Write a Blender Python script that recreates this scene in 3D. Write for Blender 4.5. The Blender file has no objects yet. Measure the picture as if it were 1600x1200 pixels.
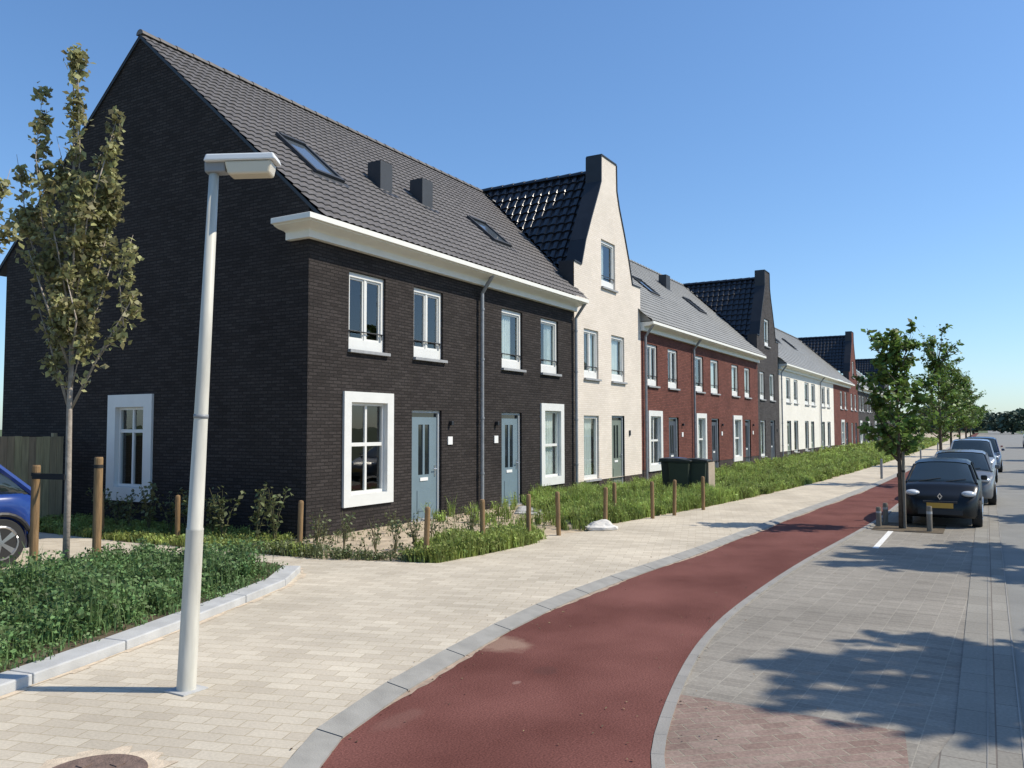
import bpy, bmesh, math, random
import numpy as np
from mathutils import Vector, Matrix, Euler
R = math.radians
sc = bpy.context.scene
COL = sc.collection

# ------------------------------------------------------------------ camera
cam = bpy.data.cameras.new('camera'); cam_o = bpy.data.objects.new('camera', cam); COL.objects.link(cam_o)
F_PX, YAW, PITCH, ROLL, EYE = 1282.33, 0.5230, 0.0530, -0.002, 2.0
cam.sensor_fit = 'HORIZONTAL'; cam.sensor_width = 36.0; cam.lens = F_PX / 1600 * 36.0
cam.clip_start = 0.05; cam.clip_end = 5000
fw = Vector((math.cos(YAW) * math.cos(PITCH), math.sin(YAW) * math.cos(PITCH), math.sin(PITCH)))
rt = Vector((math.sin(YAW), -math.cos(YAW), 0)); up = rt.cross(fw)
rt2 = math.cos(ROLL) * rt + math.sin(ROLL) * up; up2 = -math.sin(ROLL) * rt + math.cos(ROLL) * up
m = Matrix((rt2, up2, -fw)).transposed().to_4x4(); m.translation = (0, 0, EYE)
cam_o.matrix_world = m
sc.camera = cam_o

# ------------------------------------------------------------------ light
SUN_EL = R(47); SX, SY = 0.469, -0.883
w = bpy.data.worlds.new("World"); sc.world = w; w.use_nodes = True
nt = w.node_tree; bg = nt.nodes['Background']
sky = nt.nodes.new('ShaderNodeTexSky'); sky.sky_type = 'NISHITA'; sky.sun_disc = False
sky.sun_elevation = SUN_EL; sky.sun_rotation = math.atan2(SX, SY)
sky.air_density = 1.0; sky.dust_density = 0.5; sky.ozone_density = 3.5; sky.altitude = 0
hs = nt.nodes.new('ShaderNodeHueSaturation'); hs.inputs['Saturation'].default_value = 1.12; hs.inputs['Hue'].default_value = 0.5
gm = nt.nodes.new('ShaderNodeGamma'); gm.inputs[1].default_value = .85; nt.links.new(sky.outputs[0], gm.inputs[0]); nt.links.new(gm.outputs[0], hs.inputs['Color']); mu = nt.nodes.new('ShaderNodeMixRGB'); mu.blend_type = 'MULTIPLY'; mu.inputs[0].default_value = 1; mu.inputs[2].default_value = (.96, 1.13, 1.30, 1)
nt.links.new(hs.outputs[0], mu.inputs[1]); nt.links.new(mu.outputs[0], bg.inputs[0]); bg.inputs[1].default_value = 0.145
sl = bpy.data.lights.new('sun', 'SUN'); sl.energy = 4.4; sl.angle = R(0.53); sl.color = (1, 0.92, 0.78)
so = bpy.data.objects.new('sun', sl); COL.objects.link(so)
sdir = Vector((SX * math.cos(SUN_EL), SY * math.cos(SUN_EL), math.sin(SUN_EL)))
so.rotation_euler = sdir.to_track_quat('Z', 'Y').to_euler(); so.location = (30, -40, 60)
sc.view_settings.view_transform = 'Standard'; sc.view_settings.look = 'None'
sc.view_settings.exposure = 0.22; sc.view_settings.gamma = 1.0
sc.render.engine = 'CYCLES'

# ------------------------------------------------------------------ materials
def mat(name, col, rough=0.7, metal=0.0, spec=0.5, var=0.0, vscale=3.0, bump=0.0, bscale=60.0, island=0.0, coat=0.0, translucent=0.0, stretch=None):
    m = bpy.data.materials.new(name); m.use_nodes = True
    n = m.node_tree.nodes; l = m.node_tree.links; b = n['Principled BSDF']
    b.inputs['Roughness'].default_value = rough; b.inputs['Metallic'].default_value = metal
    b.inputs['Specular IOR Level'].default_value = spec
    b.inputs['Coat Weight'].default_value = coat; b.inputs['Coat Roughness'].default_value = 0.05
    b.inputs['Base Color'].default_value = (*col, 1)
    geo = n.new('ShaderNodeNewGeometry'); tc = n.new('ShaderNodeTexCoord')
    src = tc.outputs['Object']
    if stretch:
        mp = n.new('ShaderNodeMapping'); mp.inputs['Scale'].default_value = stretch; l.new(src, mp.inputs['Vector']); src = mp.outputs[0]
    last = None
    if var > 0 or island > 0:
        hsv = n.new('ShaderNodeHueSaturation'); hsv.inputs['Color'].default_value = (*col, 1)
        val = None
        if var > 0:
            nz = n.new('ShaderNodeTexNoise'); nz.inputs['Scale'].default_value = vscale; nz.inputs['Detail'].default_value = 6
            l.new(src, nz.inputs['Vector'])
            mr = n.new('ShaderNodeMapRange'); mr.inputs['From Min'].default_value = .3; mr.inputs['From Max'].default_value = .7
            mr.inputs['To Min'].default_value = 1 - var; mr.inputs['To Max'].default_value = 1 + var
            l.new(nz.outputs['Fac'], mr.inputs['Value']); val = mr.outputs[0]
        if island > 0:
            mr2 = n.new('ShaderNodeMapRange'); mr2.inputs['To Min'].default_value = 1 - island; mr2.inputs['To Max'].default_value = 1 + island
            l.new(geo.outputs['Random Per Island'], mr2.inputs['Value'])
            hm = n.new('ShaderNodeMapRange'); hm.inputs['To Min'].default_value = .475; hm.inputs['To Max'].default_value = .515
            l.new(geo.outputs['Random Per Island'], hm.inputs['Value']); l.new(hm.outputs[0], hsv.inputs['Hue'])
            if val is None: val = mr2.outputs[0]
            else:
                mm = n.new('ShaderNodeMath'); mm.operation = 'MULTIPLY'; l.new(val, mm.inputs[0]); l.new(mr2.outputs[0], mm.inputs[1]); val = mm.outputs[0]
        l.new(val, hsv.inputs['Value']); l.new(hsv.outputs[0], b.inputs['Base Color']); last = hsv.outputs[0]
    if bump > 0:
        nb = n.new('ShaderNodeTexNoise'); nb.inputs['Scale'].default_value = bscale; nb.inputs['Detail'].default_value = 4
        l.new(src, nb.inputs['Vector'])
        bm_ = n.new('ShaderNodeBump'); bm_.inputs['Strength'].default_value = bump; bm_.inputs['Distance'].default_value = 0.01
        l.new(nb.outputs['Fac'], bm_.inputs['Height']); l.new(bm_.outputs[0], b.inputs['Normal'])
    if translucent > 0:
        tr = n.new('ShaderNodeBsdfTranslucent'); mx = n.new('ShaderNodeMixShader'); mx.inputs[0].default_value = translucent
        if last: l.new(last, tr.inputs['Color'])
        else: tr.inputs['Color'].default_value = (*col, 1)
        l.new(b.outputs[0], mx.inputs[1]); l.new(tr.outputs[0], mx.inputs[2]); l.new(mx.outputs[0], n['Material Output'].inputs[0])
    return m

def brick_mat(name, c1, c2, mortar, bw, rh, ms=0.008, ground=False, rot=0.0, offset=0.5, rough=0.85, bump=0.5, dirt=0.25, dscale=1.2, fine=0.15, squash=1.0, bias=0.0, grazing=False):
    """bricks or pavers laid out in world metres: walls use (x+y, z), ground uses (x, y) turned by rot"""
    m = bpy.data.materials.new(name); m.use_nodes = True
    n = m.node_tree.nodes; l = m.node_tree.links; b = n['Principled BSDF']
    b.inputs['Roughness'].default_value = rough; b.inputs['Specular IOR Level'].default_value = 0.12
    geo = n.new('ShaderNodeNewGeometry')
    if ground:
        mp = n.new('ShaderNodeMapping'); mp.inputs['Rotation'].default_value = (0, 0, rot); l.new(geo.outputs['Position'], mp.inputs['Vector']); vec = mp.outputs[0]
    else:
        sp = n.new('ShaderNodeSeparateXYZ'); l.new(geo.outputs['Position'], sp.inputs[0])
        ad = n.new('ShaderNodeMath'); ad.operation = 'ADD'; l.new(sp.outputs[0], ad.inputs[0]); l.new(sp.outputs[1], ad.inputs[1])
        cb = n.new('ShaderNodeCombineXYZ'); l.new(ad.outputs[0], cb.inputs[0]); l.new(sp.outputs[2], cb.inputs[1]); vec = cb.outputs[0]
    br = n.new('ShaderNodeTexBrick'); l.new(vec, br.inputs['Vector'])
    br.offset = offset; br.squash = squash
    br.inputs['Scale'].default_value = 1.0; br.inputs['Brick Width'].default_value = bw; br.inputs['Row Height'].default_value = rh
    br.inputs['Mortar Size'].default_value = ms; br.inputs['Mortar Smooth'].default_value = 0.3; br.inputs['Bias'].default_value = bias
    br.inputs['Color1'].default_value = (*c1, 1); br.inputs['Color2'].default_value = (*c2, 1); br.inputs['Mortar'].default_value = (*mortar, 1)
    def vary(src, scale, amt, detail=5, vecsrc=None):
        nz = n.new('ShaderNodeTexNoise'); nz.inputs['Scale'].default_value = scale; nz.inputs['Detail'].default_value = detail
        l.new(geo.outputs['Position'], nz.inputs['Vector'])
        mr = n.new('ShaderNodeMapRange'); mr.inputs['From Min'].default_value = .3; mr.inputs['From Max'].default_value = .7
        mr.inputs['To Min'].default_value = 1 - amt; mr.inputs['To Max'].default_value = 1 + amt
        l.new(nz.outputs['Fac'], mr.inputs['Value'])
        hs = n.new('ShaderNodeHueSaturation'); l.new(src, hs.inputs['Color']); l.new(mr.outputs[0], hs.inputs['Value'])
        return hs.outputs[0], nz
    c, _ = vary(br.outputs['Color'], dscale, dirt)
    c, nz = vary(c, 45.0, fine, 3)
    l.new(c, b.inputs['Base Color'])
    if bump > 0:
        iv = n.new('ShaderNodeMath'); iv.operation = 'SUBTRACT'; iv.inputs[0].default_value = 1.0; l.new(br.outputs['Fac'], iv.inputs[1])
        a2 = n.new('ShaderNodeMath'); a2.operation = 'MULTIPLY_ADD'; a2.inputs[1].default_value = 0.5; l.new(nz.outputs['Fac'], a2.inputs[0]); l.new(iv.outputs[0], a2.inputs[2])
        bp = n.new('ShaderNodeBump'); bp.inputs['Strength'].default_value = bump; bp.inputs['Distance'].default_value = 0.008
        l.new(a2.outputs[0], bp.inputs['Height']); l.new(bp.outputs[0], b.inputs['Normal'])
    return m

def glass_mat(name, tint=(0.90, 0.95, 0.94)):
    m = bpy.data.materials.new(name); m.use_nodes = True
    n = m.node_tree.nodes; l = m.node_tree.links; n.remove(n['Principled BSDF'])
    g = n.new('ShaderNodeBsdfGlossy'); g.inputs['Roughness'].default_value = 0.01
    t = n.new('ShaderNodeBsdfTransparent'); t.inputs['Color'].default_value = (*tint, 1)
    lw = n.new('ShaderNodeLayerWeight'); lw.inputs['Blend'].default_value = 0.5
    pw = n.new('ShaderNodeMath'); pw.operation = 'POWER'; pw.inputs[1].default_value = 3.5; l.new(lw.outputs['Facing'], pw.inputs[0])
    fr = n.new('ShaderNodeMapRange'); fr.inputs['To Min'].default_value = .10; fr.inputs['To Max'].default_value = 1.0; l.new(pw.outputs[0], fr.inputs['Value'])
    nz = n.new('ShaderNodeTexNoise'); nz.inputs['Scale'].default_value = 1.3; ge = n.new('ShaderNodeNewGeometry'); l.new(ge.outputs['Position'], nz.inputs['Vector'])
    bp = n.new('ShaderNodeBump'); bp.inputs['Strength'].default_value = 0.05; bp.inputs['Distance'].default_value = 0.05; l.new(nz.outputs['Fac'], bp.inputs['Height']); l.new(bp.outputs[0], g.inputs['Normal'])
    mx = n.new('ShaderNodeMixShader'); l.new(fr.outputs[0], mx.inputs[0]); l.new(t.outputs[0], mx.inputs[1]); l.new(g.outputs[0], mx.inputs[2])
    l.new(mx.outputs[0], n['Material Output'].inputs[0]); return m

M = {}
M['brick_black'] = brick_mat('black_brick', (.033, .028, .0265), (.053, .0455, .043), (.022, .020, .019), .215, .0625, .010, dirt=.12, fine=.3, bump=.6)
M['brick_cream'] = brick_mat('cream_brick', (.66, .595, .515), (.72, .65, .57), (.62, .54, .45), .215, .0625, .008, dirt=.05, fine=.05, bump=.35)
M['brick_white'] = brick_mat('white_brick', (.74, .71, .64), (.79, .76, .69), (.68, .65, .58), .215, .0625, .008, dirt=.04, fine=.04, bump=.3)
M['brick_red'] = brick_mat('red_brick', (.125, .048, .038), (.185, .072, .056), (.085, .045, .038), .215, .0625, .009, dirt=.14, fine=.22)
M['brick_dark'] = brick_mat('dark_grey_brick', (.060, .055, .055), (.095, .088, .086), (.035, .032, .032), .215, .0625, .010, dirt=.14, fine=.2)
M['brick_plinth'] = brick_mat('plinth_brick', (.055, .045, .042), (.085, .070, .065), (.03, .026, .025), .215, .0625, .010, dirt=.2, fine=.2)
M['white_paint'] = mat('white_paint', (.70, .70, .67), .45, var=.03, vscale=4)
M['cream_paint'] = mat('cornice_paint', (.76, .75, .69), .5, var=.03, vscale=3)
M['stone_sill'] = mat('grey_stone', (.30, .31, .32), .8, var=.12, vscale=10, bump=.2)
M['glass'] = glass_mat('window_glass')
M['glass_dark'] = mat('door_glass', (.015, .02, .022), .06, spec=.8)
M['curtain'] = mat('curtain_fabric', (.80, .84, .80), .9, var=.12, vscale=3, stretch=(8, 8, .5), translucent=.2)
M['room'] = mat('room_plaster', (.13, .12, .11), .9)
M['door_blue'] = mat('door_blue_grey', (.155, .215, .25), .45, var=.04)
M['door_green'] = mat('door_green_grey', (.17, .20, .165), .45, var=.04)
M['door_dark'] = mat('door_dark_blue', (.055, .065, .085), .4, var=.04)
M['frame_grey'] = mat('grey_frame', (.42, .45, .47), .5)
M['steel'] = mat('brushed_steel', (.6, .6, .6), .35, metal=.9)
M['zinc'] = mat('zinc_pipe', (.27, .285, .30), .55, metal=.3, var=.15, vscale=6)
M['black_metal'] = mat('black_metal', (.018, .02, .024), .5, var=.2)
M['vent_grey'] = mat('vent_grey', (.035, .038, .043), .55, var=.1)
M['tile_brown'] = mat('brown_grey_tile', (.125, .114, .108), .66, var=.25, vscale=5, bump=.3, bscale=40)
M['tile_grey'] = mat('grey_tile', (.235, .235, .225), .6, var=.14, vscale=2.0, bump=.3, bscale=40)
M['tile_black'] = mat('black_glazed_tile', (.012, .013, .016), .34, spec=.8, var=.25, vscale=2)
M['pavers'] = brick_mat('cream_pavers', (.47, .412, .325), (.57, .508, .405), (.39, .325, .225), .26, .13, .004, ground=True, rot=R(73), offset=.5, dirt=.12, dscale=.7, fine=.08, bump=.35)
M['grey_pavers'] = brick_mat('grey_pavers', (.225, .205, .175), (.275, .252, .215), (.31, .285, .24), .105, .21, .005, ground=True, rot=R(2), offset=.0, dirt=.16, dscale=.8, fine=.12, bump=.35)
M['grey_pavers2'] = brick_mat('edge_pavers', (.235, .22, .19), (.285, .27, .235), (.16, .14, .12), .5, .30, .006, ground=True, rot=0, dirt=.12, dscale=.8, fine=.1, bump=.3)
M['red_pavers'] = brick_mat('red_brown_pavers', (.21, .145, .12), (.28, .21, .175), (.27, .23, .18), .20, .10, .006, ground=True, rot=R(48), dirt=.16, dscale=1.5, fine=.16, bump=.5)
M['concrete'] = mat('kerb_concrete', (.27, .26, .235), .8, var=.14, vscale=5, bump=.3, bscale=80)
M['concrete_light'] = mat('pale_kerb_concrete', (.43, .43, .42), .8, var=.12, vscale=5, bump=.25, bscale=80)
M['gutter'] = mat('gutter_concrete', (.27, .255, .23), .8, var=.12, vscale=3, bump=.25)
M['road'] = mat('road_asphalt', (.215, .21, .19), .85, var=.10, vscale=1.5, bump=.5, bscale=150)
M['earth'] = mat('earth', (.10, .075, .045), .95, var=.4, vscale=5, bump=1, bscale=20)
M['field'] = mat('field_grass', (.075, .10, .03), .95, var=.3, vscale=.4)
M['sand'] = mat('sand', (.44, .355, .25), .95, var=.28, vscale=5, bump=1.0, bscale=25)
M['sand_joint'] = mat('joint_sand', (.56, .46, .34), .95, var=.2, vscale=12, bump=.6, bscale=60)
M['lawn'] = mat('lawn', (.06, .09, .025), .95, var=.35, vscale=8)
M['leaf_weed'] = mat('weed_leaf', (.27, .35, .095), .6, spec=.3, var=.5, vscale=1.1, island=.5, translucent=.42)
M['leaf_bed'] = mat('bed_leaf', (.135, .220, .080), .55, spec=.35, var=.42, vscale=1.8, island=.5, translucent=.35)
M['leaf_grass'] = mat('grass_blade', (.26, .32, .085), .6, spec=.3, var=.35, vscale=1.8, island=.4, translucent=.3)
M['leaf_shrub'] = mat('shrub_leaf', (.13, .155, .065), .55, spec=.4, var=.2, vscale=3, island=.4, translucent=.25)
M['leaf_maple'] = mat('maple_leaf', (.300, .290, .130), .5, spec=.45, var=.28, vscale=2.2, island=.5, translucent=.38)
M['leaf_oak'] = mat('oak_leaf', (.135, .215, .048), .5, spec=.4, var=.3, vscale=2.5, island=.5, translucent=.36)
M['leaf_far'] = mat('far_leaf', (.065, .105, .07), .8, var=.4, vscale=.25)
M['bark'] = mat('pale_bark', (.34, .29, .24), .9, var=.25, vscale=12, bump=.6, bscale=40)
M['bark_dark'] = mat('dark_bark', (.10, .075, .055), .9, var=.3, vscale=12, bump=.6, bscale=40)
M['stem'] = mat('plant_stem', (.12, .11, .05), .8)
M['post_wood'] = mat('post_wood', (.245, .150, .068), .75, var=.3, vscale=6, bump=.5, bscale=30, stretch=(6, 6, .6))
M['grey_wood'] = mat('weathered_post', (.19, .165, .13), .85, var=.3, vscale=6, bump=.5, bscale=30, stretch=(6, 6, .6))
M['fence_wood'] = mat('fence_board', (.34, .27, .155), .85, var=.25, vscale=4, bump=.4, bscale=20, island=.15, stretch=(6, 6, .5))
M['rubber'] = mat('black_rubber', (.015, .015, .015), .8, var=.1)
M['lamp_paint'] = mat('lamp_post_paint', (.54, .52, .45), .5, var=.13, vscale=5, stretch=(4, 4, .6))
M['lamp_cap'] = mat('lamp_cap_paint', (.72, .73, .73), .4)
M['lamp_joint'] = mat('lamp_joint_grey', (.25, .26, .27), .5)
M['lamp_lens'] = mat('lamp_lens', (.62, .56, .44), .25)
M['road_paint'] = mat('road_paint', (.72, .71, .67), .7, var=.1, vscale=20)
M['iron'] = mat('cast_iron', (.17, .115, .09), .75, var=.3, vscale=15, bump=1, bscale=60)
M['rock'] = mat('pale_rubble', (.62, .59, .54), .9, var=.15, vscale=8, bump=.6, bscale=20)
M['tyre'] = mat('tyre', (.02, .02, .02), .8)
M['alloy'] = mat('alloy', (.55, .55, .56), .3, metal=.9)
M['plastic_black'] = mat('black_plastic', (.02, .02, .022), .55)
M['chrome'] = mat('chrome', (.75, .75, .75), .12, metal=1)
M['headlamp'] = mat('headlamp_glass', (.58, .60, .62), .12, spec=.8, coat=1)
M['redlamp'] = mat('tail_lamp_red', (.16, .015, .015), .15, coat=1)
M['carglass'] = mat('car_glass', (.02, .03, .032), .03, spec=.9)
M['plate'] = mat('number_plate_yellow', (.55, .30, .04), .5)
M['bin_black'] = mat('bin_black', (.022, .026, .024), .55, var=.15)
M['bin_green'] = mat('bin_dark_green', (.03, .042, .03), .55, var=.15)
M['lid_blue'] = mat('bin_lid_blue', (.045, .065, .15), .5)
M['bin_beige'] = mat('bin_beige', (.38, .31, .23), .7, var=.1)
M['white_plate'] = mat('house_number_plate', (.78, .78, .76), .4)

M['path_sand'] = mat('path_sand', (.36, .27, .20), .95, var=.25, vscale=10)
M['litter'] = mat('dry_leaf', (.16, .11, .06), .9, island=.7)
def path_material():
    m = bpy.data.materials.new('red_asphalt'); m.use_nodes = True
    n = m.node_tree.nodes; l = m.node_tree.links; b = n['Principled BSDF']; b.inputs['Roughness'].default_value = .9; b.inputs['Specular IOR Level'].default_value = .12
    geo = n.new('ShaderNodeNewGeometry')
    def noise(scale, det=5):
        z = n.new('ShaderNodeTexNoise'); z.inputs['Scale'].default_value = scale; z.inputs['Detail'].default_value = det; l.new(geo.outputs['Position'], z.inputs['Vector']); return z
    a = noise(.9); f = noise(70, 4); s = noise(6, 6)
    cr = n.new('ShaderNodeValToRGB'); cr.color_ramp.elements[0].position = .3; cr.color_ramp.elements[0].color = (.108, .040, .032, 1); cr.color_ramp.elements[1].position = .7; cr.color_ramp.elements[1].color = (.178, .074, .061, 1)
    l.new(a.outputs['Fac'], cr.inputs[0])
    hs = n.new('ShaderNodeHueSaturation'); mr = n.new('ShaderNodeMapRange'); mr.inputs['From Min'].default_value = .25; mr.inputs['From Max'].default_value = .75; mr.inputs['To Min'].default_value = .60; mr.inputs['To Max'].default_value = 1.45
    l.new(f.outputs['Fac'], mr.inputs[0]); l.new(cr.outputs[0], hs.inputs['Color']); l.new(mr.outputs[0], hs.inputs['Value'])
    # sandy dust stain with a shape of its own
    col = hs.outputs[0]
    for (cx, cy, rx, ry, amt, tint) in ((6.62, 4.0, .26, .36, .5, (.38, .27, .20)), (6.1, 3.2, .14, .10, .35, (.08, .04, .035)), (5.7, 3.25, .05, .03, .3, (.40, .30, .25)), (4.6, 3.55, .25, .10, .2, (.26, .16, .13))):
        sb = n.new('ShaderNodeVectorMath'); sb.operation = 'SUBTRACT'; sb.inputs[1].default_value = (cx, cy, 0); l.new(geo.outputs['Position'], sb.inputs[0])
        dv = n.new('ShaderNodeVectorMath'); dv.operation = 'DIVIDE'; dv.inputs[1].default_value = (rx, ry, 10); l.new(sb.outputs[0], dv.inputs[0])
        ln = n.new('ShaderNodeVectorMath'); ln.operation = 'LENGTH'; l.new(dv.outputs[0], ln.inputs[0])
        ad = n.new('ShaderNodeMath'); ad.operation = 'MULTIPLY_ADD'; ad.inputs[1].default_value = 1.1; l.new(s.outputs['Fac'], ad.inputs[0]); l.new(ln.outputs['Value'], ad.inputs[2])
        m2 = n.new('ShaderNodeMapRange'); m2.inputs['From Min'].default_value = 1.2; m2.inputs['From Max'].default_value = 1.7; m2.inputs['To Min'].default_value = amt; m2.inputs['To Max'].default_value = 0
        l.new(ad.outputs[0], m2.inputs[0])
        mx = n.new('ShaderNodeMixRGB'); mx.inputs[2].default_value = (*tint, 1); l.new(m2.outputs[0], mx.inputs[0]); l.new(col, mx.inputs[1]); col = mx.outputs[0]
    l.new(col, b.inputs['Base Color'])
    bp = n.new('ShaderNodeBump'); bp.inputs['Strength'].default_value = .5; bp.inputs['Distance'].default_value = .006; l.new(f.outputs['Fac'], bp.inputs['Height']); l.new(bp.outputs[0], b.inputs['Normal'])
    return m
M['red_path'] = path_material()

# ------------------------------------------------------------------ helpers
def tag(o, label=None, cat=None, group=None, kind=None):
    if label: o['label'] = label
    if cat: o['category'] = cat
    if group: o['group'] = group
    if kind: o['kind'] = kind
    return o
def thing(name, loc, label, cat, group=None, rz=0.0):
    o = bpy.data.objects.new(name, None); COL.objects.link(o); o.location = loc; o.rotation_euler = (0, 0, rz); o.empty_display_size = .2
    return tag(o, label, cat, group)
def copy_tree(o, parent=None):
    c = o.copy(); COL.objects.link(c)
    if parent is not None: c.parent = parent
    for ch in list(o.children): copy_tree(ch, c)
    return c
def wloc(p):
    v = Vector((0, 0, 0))
    while p is not None: v = v + Vector(p.location); p = p.parent
    return v

class MB:
    def __init__(s): s.v = []; s.f = []
    def add(s, vs, fs):
        b = len(s.v); s.v += [tuple(v) for v in vs]; s.f += [tuple(i + b for i in f) for f in fs]
    def box(s, x0, x1, y0, y1, z0, z1):
        s.add([(x0, y0, z0), (x1, y0, z0), (x1, y1, z0), (x0, y1, z0), (x0, y0, z1), (x1, y0, z1), (x1, y1, z1), (x0, y1, z1)],
              [(0, 3, 2, 1), (4, 5, 6, 7), (0, 1, 5, 4), (1, 2, 6, 5), (2, 3, 7, 6), (3, 0, 4, 7)])
    def quad(s, *p): s.add(p, [tuple(range(len(p)))])
    def tube(s, pts, rad, n=10, caps=True):
        pts = [Vector(p) for p in pts]; rings = []
        ref = None
        for i, p in enumerate(pts):
            d = (pts[min(i + 1, len(pts) - 1)] - pts[max(i - 1, 0)]).normalized()
            if ref is None or abs(ref.dot(d)) > .95: ref = Vector((0, 0, 1)) if abs(d.z) < .9 else Vector((1, 0, 0))
            a = d.cross(ref).normalized(); b = d.cross(a); ref = a.cross(d) if False else ref
            r = rad[i] if isinstance(rad, (list, tuple)) else rad
            rings.append([p + a * (r * math.cos(2 * math.pi * k / n)) + b * (r * math.sin(2 * math.pi * k / n)) for k in range(n)])
        vs = [v for rg in rings for v in rg]; fs = []
        for i in range(len(rings) - 1):
            for k in range(n): fs.append((i * n + k, i * n + (k + 1) % n, (i + 1) * n + (k + 1) % n, (i + 1) * n + k))
        if caps: fs.append(tuple(range(n - 1, -1, -1))); fs.append(tuple((len(rings) - 1) * n + k for k in range(n)))
        s.add(vs, fs)
    def lathe(s, prof, n=20, c=(0, 0, 0), axis='z'):
        vs = []; fs = []
        for (r, h) in prof:
            for k in range(n):
                a = 2 * math.pi * k / n; u, v_ = r * math.cos(a), r * math.sin(a)
                p = (u, v_, h) if axis == 'z' else ((u, h, v_) if axis == 'y' else (h, u, v_))
                vs.append((p[0] + c[0], p[1] + c[1], p[2] + c[2]))
        for i in range(len(prof) - 1):
            for k in range(n): fs.append((i * n + k, i * n + (k + 1) % n, (i + 1) * n + (k + 1) % n, (i + 1) * n + k))
        fs.append(tuple(range(n - 1, -1, -1))); fs.append(tuple((len(prof) - 1) * n + k for k in range(n)))
        s.add(vs, fs)
    def frame(s, x0, x1, z0, z1, t, y0, y1, tb=None, tt=None):
        """rectangular ring in the XZ plane; pieces butt end to end"""
        tb = t if tb is None else tb; tt = t if tt is None else tt
        s.box(x0, x0 + t, y0, y1, z0, z1); s.box(x1 - t, x1, y0, y1, z0, z1)
        s.box(x0 + t, x1 - t, y0, y1, z0, z0 + tb); s.box(x0 + t, x1 - t, y0, y1, z1 - tt, z1)
    def prism(s, pts, vec):
        vec = Vector(vec); n = len(pts); vs = [Vector(p) for p in pts]; vs += [p + vec for p in vs]
        fs = [tuple(range(n - 1, -1, -1)), tuple(range(n, 2 * n))] + [(k, (k + 1) % n, n + (k + 1) % n, n + k) for k in range(n)]
        s.add(vs, fs)
    def build(s, name, material, parent=None, smooth=False, local=False, bevel=0.0, fix=True, sub=0):
        off = Vector((0, 0, 0)) if (local or parent is None) else wloc(parent)
        me = bpy.data.meshes.new(name); me.from_pydata([(v[0] - off.x, v[1] - off.y, v[2] - off.z) for v in s.v], [], s.f)
        if fix:
            bm = bmesh.new(); bm.from_mesh(me); bmesh.ops.recalc_face_normals(bm, faces=bm.faces); bm.to_mesh(me); bm.free()
        if smooth:
            for p in me.polygons: p.use_smooth = True
        mats = material if isinstance(material, list) else [material]
        for mm in mats: me.materials.append(mm)
        o = bpy.data.objects.new(name, me); COL.objects.link(o)
        if parent is not None: o.parent = parent
        if bevel > 0:
            md = o.modifiers.new('bevel', 'BEVEL'); md.width = bevel; md.segments = 2; md.limit_method = 'ANGLE'
        if sub: md = o.modifiers.new('sub', 'SUBSURF'); md.levels = sub; md.render_levels = sub
        return o

def quads_mesh(name, V, material, parent=None, nper=4):
    """V: (N,nper,3) array of faces -> one mesh"""
    N = V.shape[0]; me = bpy.data.meshes.new(name)
    me.vertices.add(N * nper); me.vertices.foreach_set('co', V.reshape(-1).astype(np.float32))
    me.loops.add(N * nper); me.loops.foreach_set('vertex_index', np.arange(N * nper, dtype=np.int32))
    me.polygons.add(N); me.polygons.foreach_set('loop_start', np.arange(0, N * nper, nper, dtype=np.int32))
    me.update(calc_edges=True); me.validate()
    me.materials.append(material)
    o = bpy.data.objects.new(name, me); COL.objects.link(o)
    if parent is not None: o.parent = parent
    return o

def leaves(P, size, rng, upbias=0.4, aspect=1.5, jitter=.35, droop=None):
    """P (N,3) centres -> (N,4,3) pointed leaf quads, random tilt"""
    N = len(P); nrm = rng.normal(size=(N, 3)); nrm[:, 2] = np.abs(nrm[:, 2]) + upbias; nrm /= np.linalg.norm(nrm, axis=1)[:, None]
    a = rng.normal(size=(N, 3)); a -= (a * nrm).sum(1)[:, None] * nrm; a /= np.linalg.norm(a, axis=1)[:, None]
    b = np.cross(nrm, a); sz = size * (1 + jitter * rng.uniform(-1, 1, N)); sz = sz[:, None]
    L = a * sz * .5 * aspect; W = b * sz * .5; bend = nrm * sz * .12
    return np.stack([P - L, P + W - L * .1 + bend, P + L, P - W - L * .1 + bend], 1)

def inpoly(x, y, poly):
    x = np.asarray(x); y = np.asarray(y); c = np.zeros(x.shape, bool); n = len(poly); j = n - 1
    for i in range(n):
        xi, yi = poly[i]; xj, yj = poly[j]
        c ^= ((yi > y) != (yj > y)) & (x < (xj - xi) * (y - yi) / (yj - yi + 1e-12) + xi); j = i
    return c
def scatter(poly, n, rng):
    P = np.array(poly); lo = P.min(0); hi = P.max(0); out = np.zeros((0, 2))
    while len(out) < n:
        q = rng.uniform(lo, hi, (n * 2, 2)); q = q[inpoly(q[:, 0], q[:, 1], poly)]; out = np.concatenate([out, q])
    return out[:n]

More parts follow.
